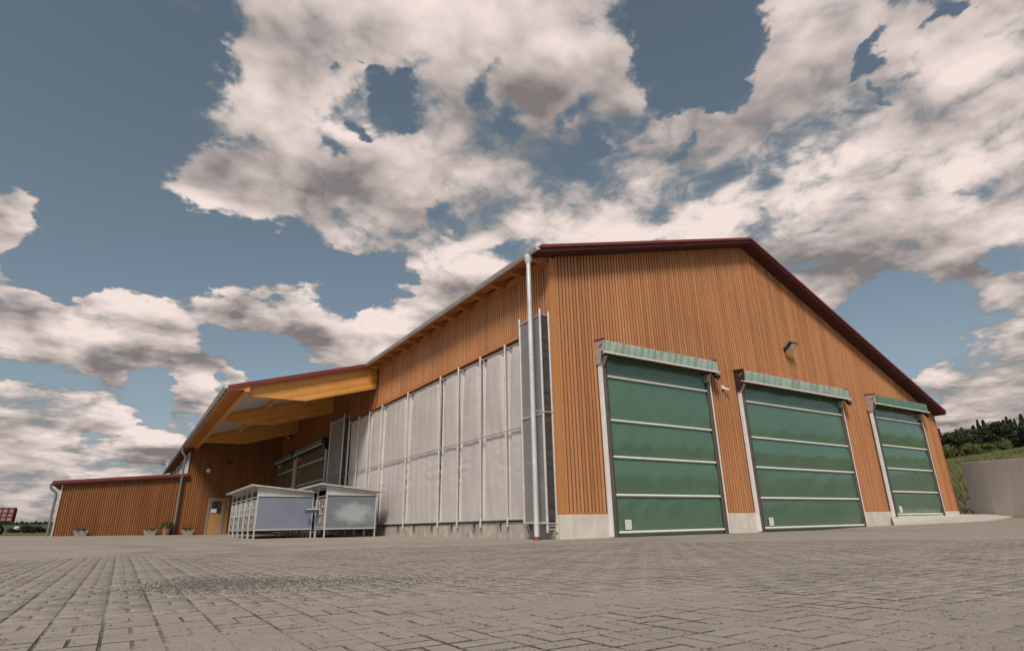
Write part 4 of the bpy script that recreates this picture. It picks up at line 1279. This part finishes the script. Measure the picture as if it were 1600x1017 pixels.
# ------------------------------------------------------------------ ramp and retaining wall on the right
rp = MB()
top = [(16.95, -.035, .45), (24.2, -.035, .47), (24.6, -1.9, float(yardz(24.6, -1.9))+.03), (20.5, -2.1, float(yardz(20.5, -2.1))+.02), (16.2, -.45, .13)]
rp.add(top+[(a, b, -.3) for a, b, c in top], [(0,1,4),(1,2,3),(1,3,4)]+[(i, (i+1) % 5, (i+1) % 5+5, i+5) for i in range(5)])
o = rp.build('concrete_ramp', M_RAMP, None); o['kind'] = 'structure'
dW = Vector((.67, .742, 0)).normalized(); nW = Vector((-dW.y, dW.x, 0))
A0 = Vector((25.55, .25, 0))
rw = thing('retaining_wall', 'plain grey concrete retaining wall at the right edge of the yard', 'wall', tuple(A0))
SEG = [(0, .38, 2.92), (5, .18, 2.66), (12, .10, 2.5), (17, .06, 2.4)]
for (t0, b0, h0), (t1, b1, h1) in zip(SEG[:-1], SEG[1:]):
    p0, p1 = -dW*(t0+.004), -dW*(t1-.004)
    off = -nW*.25
    mb = MB(); mb.prism([(p0.x, p0.y, b0-.4), (p1.x, p1.y, b1-.4), (p1.x, p1.y, h1), (p0.x, p0.y, h0)], off)
    mb.build('wall_panel', M_WALLC, rw, bevel=.012)

# earth and stones at the foot of the bank
q = np.random.default_rng(5)
az = np.radians(q.uniform(67.6, 70.2, 420)); d = q.uniform(37.2, 44, 420)
P = np.stack([CAM.x+d*np.sin(az), CAM.y+d*np.cos(az)], -1)
keep = P[:, 0] > 23.6
P = P[keep]
Pz = np.column_stack([P, terrain(P[:, 0], P[:, 1])+.03])
stones('bank_rubble', Pz, q.uniform(.06, .3, len(Pz)), M_EARTH)

# meadow grass on the bank
def grass(name, N, a0, a1, d0, d1, hmin, hmax, M, seed):
    q = np.random.default_rng(seed)
    az = np.radians(q.uniform(a0, a1, N)); d = np.sqrt(q.uniform(d0**2, d1**2, N))
    x = CAM.x+d*np.sin(az); y = CAM.y+d*np.cos(az); ok = (x > 24.2) | (y > 62) | (x < -14.5)
    x, y = x[ok], y[ok]; z = terrain(x, y)-.03
    n = len(x)
    h = q.uniform(hmin, hmax, n); a = q.uniform(0, 6.28, n); w_ = h*.05
    lx, ly = q.normal(0, .3, n)*h, q.normal(0, .3, n)*h
    B = np.stack([x, y, z], -1)
    s = np.stack([np.cos(a)*w_, np.sin(a)*w_, 0*a], -1)
    T = B+np.stack([lx, ly, h], -1)
    V = np.stack([B-s, B+s, T], 1).reshape(-1, 3)
    F = np.arange(3*n).reshape(-1, 3)
    o = bpy.data.objects.new(name, numesh(name, V, F, M)); link(o); o['kind'] = 'stuff'
grass('meadow_grass', 60000, 66.5, 74, 41, 72, .25, .75, M_GRASS, 1)

# ------------------------------------------------------------------ trees
def leaf_cloud(N, seed, shape, size):
    """N leaf quads inside the volume given by shape(q, N) -> points, normals"""
    q = np.random.default_rng(seed)
    Pt, nrm = shape(q, N)
    t = np.cross(nrm, q.normal(0, 1, (N, 3))); t /= np.linalg.norm(t, axis=1, keepdims=True)+1e-9
    b = np.cross(nrm, t)
    s = size*q.uniform(.5, 1.3, (N, 1))
    V = np.stack([Pt-t*s-b*s*.5, Pt+t*s*.2-b*s*.7, Pt+t*s+b*s*.4, Pt-t*s*.1+b*s*.7], 1).reshape(-1, 3)
    return V, np.arange(4*N).reshape(-1, 4)
def conifer_shape(h, r):
    def f(q, N):
        lev = q.uniform(0, 1, N)**.75
        nb = 16
        tier = np.floor(lev*nb)/nb
        z = h*(.10+.90*(1-(1-tier)**1.0)) ; 
        rad = r*(1-tier)**.85*np.sqrt(q.uniform(.05, 1, N))*(1+.25*np.sin(tier*77))
        a = q.uniform(0, 6.28, N); a = a+.12*np.sin(5*a+tier*40)
        rad = rad*(.72+.28*np.cos(5*a+tier*51))
        P = np.stack([rad*np.cos(a), rad*np.sin(a), z-rad*.28+q.normal(0, .12, N)], -1)
        n = np.stack([np.cos(a)*.5, np.sin(a)*.5, np.ones(N)], -1)+q.normal(0, .45, (N, 3))
        return P, n/np.linalg.norm(n, axis=1, keepdims=True)
    return f
def broad_shape(h, r, lobes, seed, low=.12):
    L = np.random.default_rng(seed)
    cs = []
    for k in range(lobes):
        a = L.uniform(0, 6.28); rr_ = r*L.uniform(.15, .72); zz = h*L.uniform(low+.16, .80)
        rr_ *= 1-.5*abs(zz/h-.42)
        cs.append((rr_*math.cos(a), rr_*math.sin(a), zz, r*L.uniform(.26, .46)))
    cs = np.array(cs)
    def f(q, N):
        k = q.integers(0, len(cs), N)
        n = q.normal(0, 1, (N, 3)); n /= np.linalg.norm(n, axis=1, keepdims=True)
        P = cs[k, :3]+n*cs[k, 3:4]*(q.uniform(.45, 1, (N, 1))**.5)*np.array([1, 1, .78])
        P[:, 2] = np.maximum(P[:, 2], h*.03)
        n2 = n+q.normal(0, .5, (N, 3))
        return P, n2/np.linalg.norm(n2, axis=1, keepdims=True)
    return f
def tree_proto(name, label, cat, h, V, F, M, trunk_h, group):
    t = bpy.data.objects.new(name, None); t['label'] = label; t['category'] = cat; t['group'] = group
    me = numesh('crown', V, F, M)
    cr = bpy.data.objects.new('crown', me); C.objects.link(cr); cr.parent = t
    mb = MB(); mb.tube([(0, 0, -.4), (.03*h*.1, 0, trunk_h*.5), (-.02*h*.1, .02, trunk_h)], [h*.022, h*.016, h*.006], 8)
    for k in range(5):
        a = k*1.3; z0 = trunk_h*(.35+.12*k)
        mb.tube([(0, 0, z0), (h*.10*math.cos(a), h*.10*math.sin(a), z0+h*.09), (h*.17*math.cos(a), h*.17*math.sin(a), z0+h*.15)], [h*.009, h*.005, h*.002], 5)
    tr = mb.build('trunk', M_BARK, t, smooth=True)
    return t
protos = {}
def place(kind, key, az, d, s, label, group=None):
    a = math.radians(az)
    x, y = CAM.x+d*math.sin(a), CAM.y+d*math.cos(a)
    z = float(terrain(x, y))-.1
    V = protos[key]
    if not V.get('used'): t = V['o']; C.objects.link(t); V['used'] = True
    else: t = copy_tree(V['o'])
    t.location = (x, y, z); t.rotation_euler = (0, 0, random.uniform(0, 6.28)); t.scale = (s*random.uniform(.9, 1.1), s*random.uniform(.9, 1.1), s*random.uniform(.92, 1.1))
    t['label'] = label
    if group: t['group'] = group
    return t
GF = 'dark trees on the wooded hill behind the retaining wall'
GB = 'bushes on the bank behind the retaining wall'
for k in range(3):
    V, F = leaf_cloud(2600, 60+k, conifer_shape(14, 2.6+.4*k), .34)
    protos['con', k] = dict(o=tree_proto('conifer', '', 'tree', 14, V, F, M_CON, 11, GF))
for k in range(3):
    V, F = leaf_cloud(3000, 70+k, broad_shape(9, 4.2, 15, 80+k), .30)
    protos['dark', k] = dict(o=tree_proto('broadleaf_tree', '', 'tree', 9, V, F, M_BROADD, 5.5, GF))
for k in range(3):
    V, F = leaf_cloud(2800, 90+k, broad_shape(4.2, 2.7, 14, 95+k, .0), .17)
    protos['bush', k] = dict(o=tree_proto('bush', '', 'bush', 4.2, V, F, M_BROAD, 2.2, GB))
T_CON = 'dark conifer in the wood on the hill crest behind the retaining wall'
T_DRK = 'dark broadleaf tree on the slope between the bushes and the conifer wood'
T_BSH = 'green bush at the top of the grassy bank behind the retaining wall'
rt = random.Random(11)
for k in range(90):
    az = 66.2+(k % 45)*.187+rt.uniform(-.1, .1)
    d = 225+(k//45)*42+rt.uniform(-18, 18)
    place('con', ('con', k % 3), az, d, rt.uniform(.52, .74), T_CON, GF)
for k in range(34):
    az = 66.2+(k % 17)*.48+rt.uniform(-.2, .2)
    d = (128 if k < 17 else 175)+rt.uniform(-14, 14)
    place('dark', ('dark', k % 3), az, d, rt.uniform(.50, .72), T_DRK, GF)
BUSH = [(66.9, 84, .55, 'low green bush at the top of the bank, leftmost, beside the hall corner'),
        (67.9, 88, .62, 'light green round bush on the bank just right of the hall corner'),
        (68.6, 82, .50, 'small green bush on the bank above the far end of the retaining wall'),
        (69.3, 92, .66, 'tallest green bush on the bank, above the far end of the retaining wall'),
        (70.0, 86, .52, 'green bush on the bank right of the tallest bush'),
        (70.8, 94, .60, 'wide green bush on the bank over the middle of the visible retaining wall'),
        (71.6, 88, .55, 'green bush on the bank second from the right picture edge'),
        (72.4, 92, .62, 'green bush on the bank cut by the right picture edge')]
for k, (az, d, s_, lab) in enumerate(BUSH): place('bush', ('bush', k % 3), az, d, s_, lab, GB)

# left: bushes in the field, far wood, wagon, shed
GL = 'bushes in the field left of the annex'
for az, d, s, lab in ((-6.6, 158, .40, 'small dark bush in the far field, partly behind the red wagon'), (-5.75, 160, .62, 'largest dark round bush in the far field left of the annex'), (-5.3, 162, .52, 'dark bush in the far field touching the largest one'), (-4.95, 165, .47, 'dark bush in the far field nearest the annex corner')):
    b = place('bush', ('bush', 1), az, d, s, lab, GL)
    b.scale = (s*1.35, s*1.35, s*.72)
    for ch in b.children:
        if ch.name.startswith('crown'):
            ch.data = ch.data.copy() if ch.data.materials[0] != M_BROADD else ch.data
            ch.data.materials[0] = M_BROADD
# far wood along the crest of the hill
q = np.random.default_rng(21)
N = 9000
az = np.radians(q.uniform(-20, -2.5, N)); d = q.uniform(1750, 2080, N)
x = CAM.x+d*np.sin(az); y = CAM.y+d*np.cos(az); z = terrain(x, y)+q.uniform(0, 1, N)*(2.5+1.5*np.sin(np.degrees(az)*9)+2*np.sin(np.degrees(az)*23))
s = 3.0
nrm = q.normal(0, 1, (N, 3)); nrm /= np.linalg.norm(nrm, axis=1, keepdims=True)
t = np.cross(nrm, q.normal(0, 1, (N, 3))); t /= np.linalg.norm(t, axis=1, keepdims=True); b = np.cross(nrm, t)
Pt = np.stack([x, y, z], -1)
V = np.stack([Pt-t*s, Pt+b*s, Pt+t*s, Pt-b*s], 1).reshape(-1, 3)
o = bpy.data.objects.new('far_wood', numesh('far_wood', V, np.arange(4*N).reshape(-1, 4), M_BROADD)); link(o); o['kind'] = 'stuff'
shed = thing('farm_shed', 'tiny pale farm shed far away below the hill, beside the red wagon', 'shed', (CAM.x+600*math.sin(math.radians(-6.25)), CAM.y+600*math.cos(math.radians(-6.25)), float(terrain(CAM.x-65, CAM.y+596))-.3), .5)
mb = MB(); mb.box(-3, 3, -2, 2, 0, 1.5); mb.prism([(-3, -2, 1.5), (-3, 2, 1.5), (-3, 0, 2.3)], (6, 0, 0)); mb.build('wall', M_WHITE, shed)
mb = MB(); mb.prism([(-3.2, -2.2, 1.48), (-3.2, 0, 2.42), (-3.2, 0, 2.32), (-3.2, -2.2, 1.38)], (6.4, 0, 0)); mb.prism([(-3.2, 2.2, 1.48), (-3.2, 0, 2.42), (-3.2, 0, 2.32), (-3.2, 2.2, 1.38)], (6.4, 0, 0)); mb.build('roof', M_WHITE, shed)

wz = float(yardz(-18.5, 50))
wg = thing('hay_wagon', 'red slatted farm wagon cut by the left picture edge beyond the annex', 'wagon', (-19.3, 49.75, wz-.05), .02)
mb = MB(); mb.box(-2.2, 2.2, -.9, .9, .98, 1.12); mb.bar((2.2, 0, .9), (3.2, 0, .6), .1, .1) if False else None
bed = mb.build('chassis', M_DARKST, wg)
mb = MB()
for zz in (1.15, 1.45, 1.75, 2.10): mb.bar((-2.25, -.95, zz), (2.25, -.95, zz+.0), .05, .05)
for k in range(13): mb.bar((-2.2+k*.366, -.97, 1.08), (-2.14+k*.366, -.97, 2.16), .06, .05)
for zz in (1.15, 2.10): mb.bar((2.22, -.95, zz), (2.22, .95, zz), .05, .05)
for k in range(5): mb.bar((2.24, -.9+k*.45, 1.08), (2.24, -.9+k*.45, 2.16), .05, .06)
mb.build('slat_frame', M_WAGON, wg)
mb = MB(); mb.box(-2.2, 2.2, -.93, -.90, 1.12, 2.08); mb.box(2.16, 2.2, -.9, .9, 1.12, 2.08); mb.build('side_panel', M_WAGONP, wg)
for x in (-1.3, 1.3):
    for y in (-.75, .75):
        mb = MB(); mb.tube([(x, y-.11, .45), (x, y+.11, .45)], .45, 20); wh = mb.build('wheel', M_BLACK, wg, smooth=True)
        mb = MB(); mb.tube([(x, y-.125, .45), (x, y+.125, .45)], .22, 14); mb.build('rim', M_WAGON, wh, smooth=True)
    mb = MB(); mb.bar((x, -.7, .45), (x, .7, .45), .1, .1); mb.box(x-.15, x+.15, -.3, .3, .5, .98); mb.build('axle', M_DARKST, wg)

va = thing('weather_station', 'thin blue grey weather mast on the roof edge far behind the annex', 'weather mast', (-6.66, 58.0, roof_z(-6.66)))
mb = MB(); mb.tube([(0, 0, -.03), (0, 0, 1.0)], .05, 8); ms = mb.build('mast', M_ZINC, va, smooth=True)
mb = MB(); mb.bar((-.42, 0, .72), (.1, 0, .86), .04, .05); mb.build('arm', M_ZINC, ms)
mb = MB(); mb.tube([(-.42, 0, .62), (-.42, 0, .82)], .09, 8); mb.build('sensor', M_BLUE, ms, smooth=True)
mb = MB(); mb.tube([(0, 0, 1.0), (0, 0, 1.14)], .08, 8); mb.build('rain_cup', M_ZINC, ms, smooth=True)
